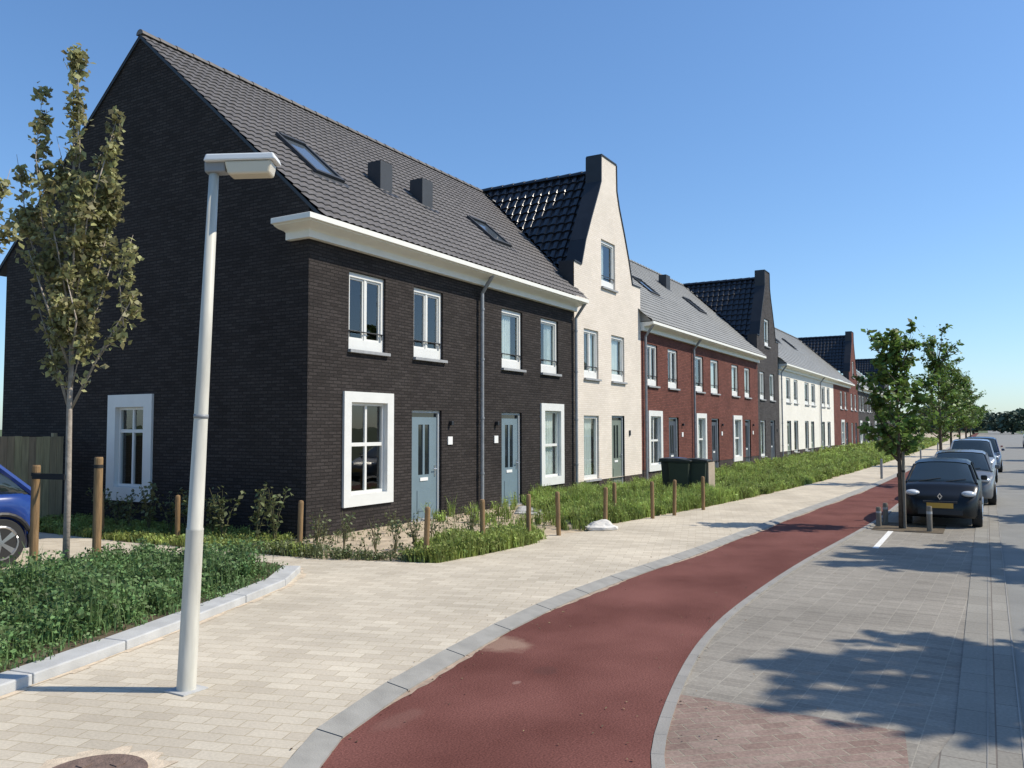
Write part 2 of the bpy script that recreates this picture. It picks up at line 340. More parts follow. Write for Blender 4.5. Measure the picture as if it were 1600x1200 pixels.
def sheet(name, poly, z, material, kind='structure', label=None):
    from mathutils.geometry import tessellate_polygon
    vs = [(p[0], p[1], z) for p in poly]
    tr = tessellate_polygon([[Vector(v) for v in vs]])
    me = bpy.data.meshes.new(name); me.from_pydata(vs, [], [tuple(t) for t in tr])
    bm = bmesh.new(); bm.from_mesh(me); bmesh.ops.recalc_face_normals(bm, faces=bm.faces)
    for f in bm.faces:
        if f.normal.z < 0: f.normal_flip()
    bm.to_mesh(me); bm.free()
    me.materials.append(material); o = bpy.data.objects.new(name, me); COL.objects.link(o); o['kind'] = kind
    return o
def offset_line(pts, d):
    out = []
    for i, p in enumerate(pts):
        a = Vector(pts[max(i - 1, 0)]); b = Vector(pts[min(i + 1, len(pts) - 1)]); t = (b - a).normalized(); out.append((p[0] - t.y * d, p[1] + t.x * d))
    return out
def resample(pts, step):
    out = [Vector(pts[0])]; 
    for i in range(len(pts) - 1):
        a, b = Vector(pts[i]), Vector(pts[i + 1]); L = (b - a).length; n = max(1, round(L / step))
        for k in range(1, n + 1): out.append(a.lerp(b, k / n))
    return [(p.x, p.y) for p in out]
def smooth_line(pts, it=2):
    for _ in range(it):
        q = [pts[0]]
        for a, b in zip(pts[:-1], pts[1:]): q += [(a[0] * .75 + b[0] * .25, a[1] * .75 + b[1] * .25), (a[0] * .25 + b[0] * .75, a[1] * .25 + b[1] * .75)]
        pts = q + [pts[-1]]
    return pts

# ------------------------------------------------------------------ ground
CY = 10.442                       # front plane of the row of houses
path_L = [(1.5, 2.2), (2.6, 2.9), (3.5, 3.36), (3.92, 3.58), (4.42, 3.74), (5.3, 3.90), (6.34, 4.03), (7.64, 4.17), (9.01, 4.20), (10.63, 4.13), (12.82, 3.95), (19.81, 3.70), (24.5, 3.45), (31.5, 3.2), (44, 3.05), (90, 2.9), (300, 2.9)]
path_L = smooth_line(path_L)
path_R = [(1.5, -1.2), (2.7, .4), (3.6, 1.2), (4.67, 1.79), (5.54, 2.02), (6.78, 2.27), (7.91, 2.42), (9.38, 2.50), (12.63, 2.46), (16.52, 2.23), (19.4, 2.10), (23, 2.05), (40, 1.95), (90, 1.9), (300, 1.9)]
path_R = smooth_line(path_R)
g = 1500
sheet('ground', [(-g, -g), (g * 2, -g), (g * 2, g), (-g, g)], -0.03, M['field'])
sheet('bike_path', path_R + path_L[::-1], 0.0, M['red_path'])
kerb_out = offset_line(path_L, .22)
# low kerb along the red path, blocks of about a metre with joints
mb = MB(); K = resample(path_L, 1.0); K = [k for k in K if k[0] < 120]
def strip_blocks(mb, line, w, z0, z1, zs_out, gap=.008, stepn=1):
    o = offset_line(line, w)
    for i in range(len(line) - 1):
        a, b, c, d = Vector(line[i]), Vector(line[i + 1]), Vector(o[i + 1]), Vector(o[i])
        L = (b - a).length; t = gap / max(L, .1)
        a2, b2 = a.lerp(b, t), b.lerp(a, t); d2, c2 = d.lerp(c, t), c.lerp(d, t)
        mb.add([(a2.x, a2.y, z0), (b2.x, b2.y, z0), (c2.x, c2.y, z0), (d2.x, d2.y, z0), (a2.x, a2.y, z1), (b2.x, b2.y, z1), (c2.x, c2.y, zs_out), (d2.x, d2.y, zs_out)],
               [(0, 3, 2, 1), (4, 5, 6, 7), (0, 1, 5, 4), (1, 2, 6, 5), (2, 3, 7, 6), (3, 0, 4, 7)])
def even(line, step):
    pts = [Vector(p) for p in line]; out = [pts[0]]; acc = 0
    for a, b in zip(pts[:-1], pts[1:]):
        L = (b - a).length; s = step - acc
        while s <= L: out.append(a.lerp(b, s / L)); s += step
        acc = (L - (s - step))
    return [(p.x, p.y) for p in out]
K = even([p for p in path_L if p[0] < 130], 1.0)
strip_blocks(mb, K, .18, -.02, .015, .055)
mb.build('kerb', M['concrete'])['kind'] = 'structure'
mb = MB(); K2 = even([p for p in path_R if p[0] < 130], .33); strip_blocks(mb, K2, -.08, -.02, .006, .006, gap=.0015)
mb.build('path_edging', M['gutter'])['kind'] = 'structure'
# pavement (cream pavers): one sheet from the kerb to the gardens, reaches behind the planting bed
edgeR = offset_line(path_L, .17)
garden_edge = [(9.10, 17.6), (9.02, 12.9), (9.2, 10.15), (9.26, 8.67), (9.83, 6.91), (10.92, 6.76), (12.15, 6.65), (13.45, 6.95), (14.2, 6.55), (15.69, 6.57), (19.6, 6.0), (24, 5.6), (32.24, 5.1), (48.8, 4.75), (90, 4.6), (300, 4.6)]
sheet('pavement', [p for p in edgeR] + garden_edge[::-1] + [(9.1, 30), (-14, 30), (-14, 2.2)], 0.045, M['pavers'])
sheet('garden_soil', garden_edge + [(300, 30), (9.1, 30)], 0.035, M['sand'])
# the sandy margin beside the manhole and along the pale kerb
# parking strip, road
PR = offset_line(path_R, -.07)
brX = 6.08
sheet('parking_strip', [p for p in PR if p[0] > 1.2] + [(300, .20), (-4, .20), (-4, -1.6)], -.012, M['grey_pavers'])
sheet('brick_paving', [p for p in PR if p[0] < brX] + [(brX, PR[[i for i, p in enumerate(PR) if p[0] < brX][-1]][1]), (brX, .52), (5.2, .42), (1.2, .3), (1.2, -1.6)], -.008, M['red_pavers'])
sheet('gutter_tiles', [(-6, -.14), (300, -.6), (300, .235), (6.2, .235), (5.2, .40), (3, .42), (-6, .40)], -.004, M['grey_pavers2'])
sheet('road', [(-30, -8), (600, -8), (600, -.6), (300, -.6), (-6, -.14), (-30, -.14)], -.016, M['road'])
mb = MB()
for (xa, ya, xb, yb, wd) in ((-2, .06, 120, -.20, .006), (-2, -.13, 120, -.42, .010)):
    mb.quad((xa, ya, .001), (xb, yb, .001), (xb, yb + wd, .001), (xa, ya + wd, .001))
mb.build('gutter_joint', M['gutter'])['kind'] = 'structure'
mb = MB(); mb.box(14.9, 17.45, 1.60, 1.69, -.010, -.006); mb.build('parking_line', M['road_paint'])['kind'] = 'structure'
# planting bed on the left with its raised pale kerb
kerbA = smooth_line([(.8, 5.6), (2.2, 5.98), (3.57, 6.33), (4.25, 6.5), (5.21, 6.78), (6.23, 7.12), (7.17, 7.42), (7.9, 7.75), (8.45, 8.2), (8.6, 8.75)], 2)
mb = MB(); strip_blocks(mb, even(kerbA, 1.0), .24, .0, .13, .14, gap=.006)
mb.build('raised_kerb', M['concrete_light'], bevel=.012)['kind'] = 'structure'
bed_in = offset_line(kerbA, .23)
bed_poly = bed_in + [(8.15, 9.5), (7.7, 10.7), (7.0, 11.3), (-4, 11.3), (-4, 5.6)]
sheet('bed_soil', bed_poly, .12, M['earth'])
mb = MB(); bk = [(8.28, 9.1), (8.2, 9.6), (7.75, 10.75), (7.05, 11.3), (-4, 11.3)]; strip_blocks(mb, even(smooth_line(bk, 1), 1.0), -.14, 0, .13, .13)
mb.build('bed_edging', M['concrete_light'])['kind'] = 'structure'
mb = MB(); sj = offset_line(kerbA, -.004)
for i, (p, q_) in enumerate(zip(sj[:-1], sj[1:])):
    o1 = offset_line([p, q_], -(.05 + .03 * math.sin(i * 1.7)));  mb.quad((*p, .049), (*q_, .049), (*o1[1], .049), (*o1[0], .049))
mb.build('joint_sand', M['sand_joint'])['kind'] = 'structure'
# sand round the manhole
mb = MB(); n = 40; c = (2.91, 4.41)
rg = [(c[0] + math.cos(2 * math.pi * k / n) * (.40 + .05 * math.sin(k * 2.3) + .03 * math.sin(k * 5.1)), c[1] + math.sin(2 * math.pi * k / n) * (.40 + .04 * math.cos(k * 1.9)), .050) for k in range(n)]
mb.quad(*rg); mb.build('manhole_sand', M['sand_joint'])['kind'] = 'structure'

# ------------------------------------------------------------------ houses
ZC, ZR, YR, YB = 5.40, 10.33, 15.305, 20.17     # cornice foot, ridge height, ridge line, rear wall
ZE, YE = 5.70, CY - .46                          # eaves edge
SLOPE = (ZR - ZE) / (YR - YE)

def wall_panel(mb, xcuts, ztop, z0, openings, y, reveal=.11):
    """front wall in the plane y; ztop(x, side) gives the top; openings (x0,x1,z0,z1) get reveals"""
    xs = sorted(set([round(v, 4) for v in xcuts] + [round(v, 4) for o in openings for v in o[:2] if xcuts[0] < v < xcuts[-1]]))
    for a, b in zip(xs[:-1], xs[1:]):
        mid = (a + b) / 2; ops = sorted([o for o in openings if o[0] < mid < o[1]], key=lambda o: o[2]); z = z0
        for o in ops:
            if o[2] > z + 1e-4: mb.quad((a, y, z), (b, y, z), (b, y, o[2]), (a, y, o[2]))
            z = max(z, o[3])
        ta, tb = ztop(a, 1), ztop(b, -1)
        if min(ta, tb) > z: mb.quad((a, y, z), (b, y, z), (b, y, tb), (a, y, ta))
    for (x0, x1, a, b) in openings:
        a = max(a, z0)
        mb.quad((x0, y, a), (x0, y + reveal, a), (x0, y + reveal, b), (x0, y, b)); mb.quad((x1, y, a), (x1, y, b), (x1, y + reveal, b), (x1, y + reveal, a))
        mb.quad((x0, y, b), (x0, y + reveal, b), (x1, y + reveal, b), (x1, y, b)); mb.quad((x0, y, a), (x1, y, a), (x1, y + reveal, a), (x0, y + reveal, a))

def tiles(mb, O, U, V, lu, lv, clips=(), course=.30, colw=.22, amp=.022, step=.030, cols=True, wave=None):
    """wavy overlapping roof tiles on a plane; O eave corner, U along eave, V up the slope (unit vectors); clips: planes (co, no) removing the outer side"""
    O = Vector(O); U = Vector(U); V = Vector(V); Nn = U.cross(V).normalized()
    if Nn.z < 0: Nn = -Nn
    nc = max(1, int(math.ceil(lv / course))); 
    if cols: us = []; k = 0.0
    wave = wave or [(0, 0), (.2, .55), (.45, 1), (.7, .75), (.88, .1)] if cols else [(0, .3)]
    us = []; nu = max(1, int(math.ceil(lu / colw)))
    for i in range(nu):
        for fr, h in wave:
            u = (i + fr) * colw
            if u < lu: us.append((u, h * amp))
    us.append((lu, us[0][1]))
    bm = bmesh.new(); rows = []
    for i in range(nc):
        v0, v1 = i * course, min((i + 1) * course, lv)
        for v, s in ((v0 + .0005, step), (v1, 0.0)):
            rows.append([bm.verts.new(O + U * u + V * v + Nn * (h + s)) for u, h in us])
    for r0, r1 in zip(rows[:-1], rows[1:]):
        for k in range(len(us) - 1): bm.faces.new((r0[k], r0[k + 1], r1[k + 1], r1[k]))
    for co, no in clips:
        bmesh.ops.bisect_plane(bm, geom=bm.verts[:] + bm.edges[:] + bm.faces[:], plane_co=co, plane_no=no, clear_outer=True)
    bm.verts.ensure_lookup_table(); bm.verts.index_update()
    mb.add([v.co.copy() for v in bm.verts], [tuple(v.index for v in f.verts) for f in bm.faces]); bm.free()

def ridge_caps(mb, a, b, r=.10, seg=.42):
    a = Vector(a); b = Vector(b); L = (b - a).length; n = max(1, round(L / seg)); d = (b - a).normalized(); s = d.cross(Vector((0, 0, 1))).normalized(); u = s.cross(d)
    for i in range(n):
        p, q = a.lerp(b, i / n), a.lerp(b, (i + 1) / n + .03 / L); vs = []; m_ = 7
        for (c, rr) in ((p, r * 1.12), (q, r * .94)):
            for k in range(m_): t = math.pi * k / (m_ - 1); vs.append(c + s * (rr * math.cos(t)) + u * (rr * math.sin(t) - .03))
        fs = [(k, k + 1, m_ + k + 1, m_ + k) for k in range(m_ - 1)] + [tuple(range(m_)), tuple(range(2 * m_ - 1, m_ - 1, -1))]
        mb.add(vs, fs)

def upper_window(par, x0, x1, z0, z1, two=True, guard=True, curtain=0, detail=True):
    y = CY + .055; t = .075
    fr = MB(); fr.frame(x0 + .004, x1 - .004, z0 + .004, z1 - .004, t, y, y + .08, tb=.20, tt=.09)
    if two: fr.box((x0 + x1) / 2 - .03, (x0 + x1) / 2 + .03, y + .012, y + .068, z0 + .204, z1 - .094)
    w_ = fr.build('window', M['white_paint'], par)
    if detail:                                   # opening casement inside the fixed frame
        sa = MB(); xs = [(x0 + t + .004, (x0 + x1) / 2 - .03), ((x0 + x1) / 2 + .03, x1 - t - .004)] if two else [(x0 + t + .004, x1 - t - .004)]
        for a, b in xs: sa.frame(a + .003, b - .003, z0 + .208, z1 - .098, .035, y + .03, y + .075)
        sa.build('sash', M['white_paint'], w_)
    gl = MB(); gl.quad((x0 + t, y + .055, z0 + .2), (x1 - t, y + .055, z0 + .2), (x1 - t, y + .055, z1 - .09), (x0 + t, y + .055, z1 - .09)); gl.build('pane', M['glass'], w_)
    si = MB(); si.box(x0 - .02, x1 + .09, CY - .075, CY + .09, z0 - .065, z0 - .003); si.build('sill', M['stone_sill'], w_, bevel=.006 if detail else 0)
    if guard and detail:
        gu = MB(); gu.tube([(x0 + .05, y - .02, z0 + .36), (x1 - .05, y - .02, z0 + .36)], .014, 6); gu.tube([(x0 + .07, y - .02, z0 + .25), (x0 + .07, y - .02, z0 + .36)], .01, 6); gu.tube([(x1 - .07, y - .02, z0 + .25), (x1 - .07, y - .02, z0 + .36)], .01, 6)
        gu.build('guard_rail', M['black_metal'], w_)
    if curtain: curtain_mesh(w_, x0, x1, z0 + .2, z1 - .09, curtain)
def curtain_mesh(w_, x0, x1, z0, z1, frac):
    c = MB(); n = 26; wd = (x1 - x0 - .16)
    rngs = [(x0 + .08, x0 + .08 + wd * frac)] if frac > 0 else [(x0 + .08 + wd * (1 + frac), x1 - .08)]
    for a, b in rngs:
        for k in range(n):
            xa, xb = a + (b - a) * k / n, a + (b - a) * (k + 1) / n
            ya, yb = CY + .185 + .02 * math.sin(k * 1.5), CY + .185 + .02 * math.sin((k + 1) * 1.5)
            c.quad((xa, ya, z0), (xb, yb, z0), (xb, yb, z1), (xa, ya, z1))
    c.build('curtain', M['curtain'], w_, fix=False)

def ground_window(par, x0, x1, z0, z1, surround=.20, cross=.5, mull=True, curtain=0, side=None, blind=0):
    """white-surround window; x0..z1 are the surround's outer edges. side=(X plane) puts it in the gable wall along Y"""
    s = surround; a, b, c, d = x0 + s, x1 - s, z0 + s * 1.1, z1 - s
    parts = []
    sr = MB(); sr.frame(x0, x1, z0, z1, s, CY - .05, CY + .10, tb=s * 1.1, tt=s)
    fr = MB(); y = CY + .045; t = .055; fr.frame(a + .003, b - .003, c + .003, d - .003, t, y, y + .07)
    zc = c + (d - c) * (1 - cross)
    fr.box(a + .003 + t, b - .003 - t, y + .01, y + .06, zc - .035, zc + .035)
    if mull:
        xm = (a + b) / 2; fr.box(xm - .028, xm + .028, y + .012, y + .058, c + .003 + t, zc - .035); fr.box(xm - .028, xm + .028, y + .012, y + .058, zc + .035, d - .003 - t)
    gl = MB(); gl.quad((a + .03, y + .04, c + .03), (b - .03, y + .04, c + .03), (b - .03, y + .04, d - .03), (a + .03, y + .04, d - .03))
    if side is not None:                         # swing the pieces on to the gable wall: x -> Y, y -> X
        for q in (sr, fr, gl): q.v = [(side + (v[1] - CY), v[0], v[2]) for v in q.v]
    w_ = sr.build('window_surround', M['white_paint'], par); f_ = fr.build('window', M['white_paint'], w_); gl.build('pane', M['glass'], w_)
    if curtain: curtain_mesh(w_, a - .04, b + .04, c, d, curtain)
    return (a - .02, b + .02, c - .02, d + .02)

def plain_window(par, x0, x1, z0, z1, curtain=0):
    y = CY + .06; fr = MB(); fr.frame(x0 + .004, x1 - .004, z0 + .004, z1 - .004, .08, y, y + .08, tb=.12); w_ = fr.build('window', M['white_paint'], par)
    gl = MB(); gl.quad((x0 + .08, y + .05, z0 + .12), (x1 - .08, y + .05, z0 + .12), (x1 - .08, y + .05, z1 - .08), (x0 + .08, y + .05, z1 - .08)); gl.build('pane', M['glass'], w_)
    si = MB(); si.box(x0 - .02, x1 + .05, CY - .06, CY + .09, z0 - .06, z0 - .003); si.build('sill', M['stone_sill'], w_)
    if curtain: curtain_mesh(w_, x0, x1, z0 + .12, z1 - .08, curtain)

def door(par, x0, x1, z1, leafmat, hinge_right=False, detail=True):
    y = CY + .09; z0 = .06
    fr = MB(); fr.box(x0 + .004, x0 + .065, y - .03, y + .06, z0, z1 - .004); fr.box(x1 - .065, x1 - .004, y - .03, y + .06, z0, z1 - .004); fr.box(x0 + .065, x1 - .065, y - .03, y + .06, z1 - .06, z1 - .004)
    d = fr.build('door', M['frame_grey'], par)
    tr = MB(); tr.box(x0 + .065, x1 - .065, y + .02, y + .05, z1 - .15, z1 - .06); tr.build('transom', M['glass_dark'], d)
    L0, L1 = x0 + .067, x1 - .067; zt = z1 - .152; w_ = L1 - L0; xm = (L0 + L1) / 2
    g0, g1 = z0 + .93, zt - .16; lf = MB(); ya, yb = y, y + .045
    xs = [L0, xm - .20, xm - .035, xm + .035, xm + .20, L1]
    lf.box(L0, L1, ya, yb, z0, g0); lf.box(L0, L1, ya, yb, g1, zt)
    lf.box(xs[0], xs[1], ya, yb, g0, g1); lf.box(xs[2], xs[3], ya, yb, g0, g1); lf.box(xs[4], xs[5], ya, yb, g0, g1)
    lf.box(xm - .24, xm + .24, ya - .012, ya - .002, z0 + .16, z0 + .6)
    leaf = lf.build('door_leaf', leafmat, d)
    gg = MB(); gg.box(xs[1], xs[2], ya + .02, ya + .03, g0, g1); gg.box(xs[3], xs[4], ya + .02, ya + .03, g0, g1); gg.build('door_glass', M['glass_dark'], leaf)
    lb = MB(); lb.box(xm - .14, xm + .14, ya - .015, ya - .002, g0 - .13, g0 - .06); lb.build('letterbox', M['white_plate'], leaf)
    hx = L0 + .07 if hinge_right else L1 - .07
    ha = MB(); ha.box(hx - .022, hx + .022, ya - .012, ya - .001, z0 + .88, z0 + 1.12); ha.tube([(hx, ya - .01, z0 + 1.04), (hx, ya - .055, z0 + 1.04), (hx + (.11 if hinge_right else -.11), ya - .055, z0 + 1.04)], .011, 6); ha.build('handle', M['steel'], leaf)
    st = MB(); st.box(x0 - .04, x1 + .04, CY - .12, CY + .15, .036, z0 - .001); st.build('doorstep', M['stone_sill'], d)

def downpipe(par, x, z1=5.42, big=.045):
    p = MB(); p.tube([(x, CY - .10, .05), (x, CY - .10, z1 - .22), (x, CY - .22, z1 - .05), (x, CY - .40, z1 + .19)], big, 10)
    for z in (.9, 2.2, 3.6, 4.8): p.tube([(x, CY - .10, z), (x, CY - .10, z + .05)], big * 1.25, 10)
    p.build('downpipe', M['zinc'], par, smooth=False)

CPROF = [(0, ZC), (.12, ZC), (.12, ZC + .13), (.15, ZC + .15), (.30, ZC + .165), (.38, ZC + .19), (.41, ZC + .20), (.41, ZC + .215), (.48, ZC + .225), (.48, ZC + .315), (.465, ZC + .325), (0, ZC + .325)]
def cornice(par, x0, x1, ret=False, endr=False):
    mb = MB(); n = len(CPROF)
    rings = []
    if ret: rings.append([(x0 - d, CY + .46, z) for d, z in CPROF]); rings.append([(x0 - d, CY - d, z) for d, z in CPROF])
    else: rings.append([(x0 + .001, CY - d, z) for d, z in CPROF])
    rings.append([(x1 - .001, CY - d, z) for d, z in CPROF])
    vs = [v for r in rings for v in r]; fs = [tuple(range(n)), tuple(range(len(vs) - 1, len(vs) - n - 1, -1))]
    for i in range(len(rings) - 1):
        for k in range(n - 1): fs.append((i * n + k, i * n + k + 1, (i + 1) * n + k + 1, (i + 1) * n + k))
    mb.add(vs, fs); mb.build('cornice', M['cream_paint'], par)

def shell(par, x0, x1, wmat, ops, plinth, left_gable=False, right_gable=False, gable_op=None, ztop=None, xcuts=None):
    """walls of one house: front with openings, rear, end gable if it shows, floors inside"""
    zt = ztop or (lambda x, s: ZC + .3); xc = xcuts or [x0, x1]
    mb = MB(); z0 = plinth if plinth else .0
    wall_panel(mb, xc, zt, z0, ops, CY)
    mb.quad((x0, YB, 0), (x1, YB, 0), (x1, YB, ZE + .1), (x0, YB, ZE + .1))
    if left_gable:
        # gable wall in the plane x0, with one opening
        oy0, oy1, oz0, oz1 = gable_op
        top = lambda y: min(ZE + (y - YE) * SLOPE, ZE + (2 * YR - YE - y) * SLOPE) - .03
        ys = sorted([CY, oy0, oy1, YR, YB])
        for a, b in zip(ys[:-1], ys[1:]):
            if oy0 - 1e-4 <= a < oy1 - 1e-4:
                mb.quad((x0, a, 0), (x0, b, 0), (x0, b, oz0), (x0, a, oz0)); mb.quad((x0, a, oz1), (x0, b, oz1), (x0, b, top(b)), (x0, a, top(a)))
            else: mb.quad((x0, a, 0), (x0, b, 0), (x0, b, top(b)), (x0, a, top(a)))
        for q in (((oy0, oz0), (oy1, oz0)), ((oy1, oz0), (oy1, oz1)), ((oy1, oz1), (oy0, oz1)), ((oy0, oz1), (oy0, oz0))):
            (ya, za), (yb, zb) = q; mb.quad((x0, ya, za), (x0, yb, zb), (x0 + .11, yb, zb), (x0 + .11, ya, za))
    else: mb.quad((x0 + .003, CY, z0), (x0 + .003, YB, z0), (x0 + .003, YB, ZE), (x0 + .003, CY, ZE))
    if not right_gable: mb.quad((x1 - .003, CY, z0), (x1 - .003, YB, z0), (x1 - .003, YB, ZE), (x1 - .003, CY, ZE))
    if right_gable: mb.quad((x1, CY, 0), (x1, YB, 0), (x1, YB, ZE), (x1, YR, ZR - .05), (x1, CY, ZE))
    mb.build('wall', wmat, par, fix=False)
    if plinth:
        pl = MB(); wall_panel(pl, [x0, x1], lambda x, s: plinth, 0, [o for o in ops if o[2] < plinth], CY + .012)
        pl.build('plinth', M['brick_plinth'], par, fix=False)
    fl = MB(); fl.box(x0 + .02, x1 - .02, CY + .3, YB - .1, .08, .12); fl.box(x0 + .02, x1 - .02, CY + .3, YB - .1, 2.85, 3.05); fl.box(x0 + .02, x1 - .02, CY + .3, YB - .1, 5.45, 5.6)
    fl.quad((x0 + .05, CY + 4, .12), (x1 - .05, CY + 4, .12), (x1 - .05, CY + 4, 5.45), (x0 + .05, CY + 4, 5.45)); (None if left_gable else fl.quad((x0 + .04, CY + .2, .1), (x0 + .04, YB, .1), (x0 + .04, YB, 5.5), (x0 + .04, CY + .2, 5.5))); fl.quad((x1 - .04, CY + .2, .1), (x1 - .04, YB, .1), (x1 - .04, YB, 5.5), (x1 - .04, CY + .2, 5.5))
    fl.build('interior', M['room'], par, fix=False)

Vup = Vector((0, YR - YE, ZR - ZE)); LV = Vup.length; Vup = Vup.normalized()
def roof_pt(x, y, h=0.0):
    nn = Vector((0, -SLOPE, 1)).normalized(); return Vector((x, y, ZE + (y - YE) * SLOPE)) + nn * h
def main_roof(par, x0, x1, tmat, near=True, verge=0.0, clips=(), caps=True):
    mb = MB(); a = x0 - verge
    tiles(mb, (a, YE + .01, ZE + .02), (1, 0, 0), Vup, x1 - a, LV - .02, clips=clips, cols=near, amp=.024, step=.028, colw=.20, course=.27)
    bk = [(a, YR, ZR), (x1, YR, ZR), (x1, 2 * YR - YE, ZE), (a, 2 * YR - YE, ZE)]
    if not clips: mb.quad(*bk)
    vg = MB()
    if verge:
        for sgn in (0, 1):
            ya, yb = (YE + .05, YR) if sgn == 0 else (2 * YR - YE, YR)
            vg.add([(a + .012, ya, ZE - .07), (x0 - .002, ya, ZE - .07), (x0 - .002, yb, ZR - .07), (a + .012, yb, ZR - .07), (a + .012, ya, ZE + .01), (x0 - .002, ya, ZE + .01), (x0 - .002, yb, ZR + .01), (a + .012, yb, ZR + .01)],
                   [(0, 3, 2, 1), (4, 5, 6, 7), (0, 1, 5, 4), (1, 2, 6, 5), (2, 3, 7, 6), (3, 0, 4, 7)])
    else: mb.quad((x0 + .001, YE + .02, ZE), (x0 + .001, CY + .3, ZE), (x0 + .001, CY + .3, ZE + SLOPE * .76), )
    r = mb.build('roof', tmat, par, fix=False)
    if vg.v: vg.build('verge', M['black_metal'], r)
    if caps:
        rc = MB(); ridge_caps(rc, (a, YR, ZR + .04), (x1, YR, ZR + .04)); rc.build('ridge_tiles', tmat, r)
    return r

def skylight(roof, x0, x1, y0, y1):
    w = MB(); nn = Vector((0, -SLOPE, 1)).normalized()
    def P(x, y, h): return roof_pt(x, y, h)
    def bar(xa, xb, ya, yb, h0, h1):
        w.add([P(xa, ya, h0), P(xb, ya, h0), P(xb, yb, h0), P(xa, yb, h0), P(xa, ya, h1), P(xb, ya, h1), P(xb, yb, h1), P(xa, yb, h1)], [(0, 3, 2, 1), (4, 5, 6, 7), (0, 1, 5, 4), (1, 2, 6, 5), (2, 3, 7, 6), (3, 0, 4, 7)])
    t = .07; bar(x0, x0 + t, y0, y1, -.02, .11); bar(x1 - t, x1, y0, y1, -.02, .11); bar(x0 + t, x1 - t, y0, y0 + t, -.02, .11); bar(x0 + t, x1 - t, y1 - t, y1, -.02, .13)
    bar(x0 - .12, x1 + .12, y0 - .14, y0 - .003, .0, .045)
    s = w.build('skylight', M['vent_grey'], roof)
    g_ = MB(); g_.quad(P(x0 + t, y0 + t, .07), P(x1 - t, y0 + t, .07), P(x1 - t, y1 - t, .07), P(x0 + t, y1 - t, .07)); g_.build('pane', M['sky_glass'], s)
M['sky_glass'] = mat('skylight_glass', (.10, .12, .14), .08, spec=.9, coat=.6)
def vent(roof, x0, x1, y0, y1, h):
    b = MB(); zb = ZE + (y0 - YE) * SLOPE - .05; zt = ZE + (y0 - YE) * SLOPE + h
    zb2 = ZE + (y1 - YE) * SLOPE - .02
    b.prism([(x0, y0, zb), (x0, y1, zb2), (x0, y1, zt), (x0, y0, zt)], (x1 - x0, 0, 0))
    o = b.build('roof_vent', M['vent_grey'], roof, bevel=.01)
    c = MB(); c.box(x0 + .01, x1 - .01, y0 + .01, y1 - .01, zt + .002, zt + .02); c.build('vent_cap', M['black_metal'], o)
    f_ = MB(); f_.add([roof_pt(x0 - .06, y0 - .12, .045), roof_pt(x1 + .12, y0 - .12, .045), roof_pt(x1 + .12, y0 - .002, .045), roof_pt(x0 - .06, y0 - .002, .045)], [(0, 1, 2, 3)]); f_.build('flashing', M['black_metal'], o)

def terrace(name, label, x0, x1, wmat, tmat, wins, gw, dr, dmat, plinth=0, left=False, pipe=None, near=True, curtain=(0, 0), gcurt=0, cross=.5, mull=True, gwside=True, group=None, detail=True, two=True, plain=False, right=False, sky_=(), vents=(), plate=None):
    par = thing(name, ((x0 + x1) / 2, (CY + YB) / 2, 0), label, 'house', group)
    ops = [(a, b, 3.50, 5.0) for a, b in wins]
    if gw and not plain: gop = ground_window(par, gw[0], gw[1], gw[2], gw[3], cross=cross, mull=mull, curtain=gcurt); ops.append(gop)
    if gw and plain: plain_window(par, *gw, curtain=gcurt); ops.append(gw)
    ops.append((dr[0], dr[1], .0, 2.38))
    gop2 = None
    if left: gop2 = ground_window(par, 14.65, 16.09, .5, 2.7, surround=.26, cross=.30, side=x0)
    shell(par, x0, x1, wmat, ops, plinth, left_gable=left, right_gable=right, gable_op=gop2)
    for k, (a, b) in enumerate(wins): upper_window(par, a, b, 3.5, 5.0, two=two if isinstance(two, bool) else two[k], curtain=curtain[k] if len(curtain) > k else 0, detail=detail)
    door(par, dr[0], dr[1], 2.38, dmat, detail=detail)
    cornice(par, x0, x1, ret=left)
    r = main_roof(par, x0, x1, tmat, near=near, verge=.05 if left else 0)
    for s in sky_: skylight(r, *s)
    for v in vents: vent(r, *v)
    if pipe: downpipe(par, pipe)
    if plate:
        p = MB(); p.box(plate - .09, plate + .09, CY - .025, CY - .002, 1.62, 1.80); p.build('number_plate', M['white_plate'], par, bevel=.004)
        q = MB(); q.box(plate - .035, plate + .035, CY - .09, CY - .002, 2.05, 2.15); q.build('door_lamp', M['black_metal'], par, bevel=.01)
    return par

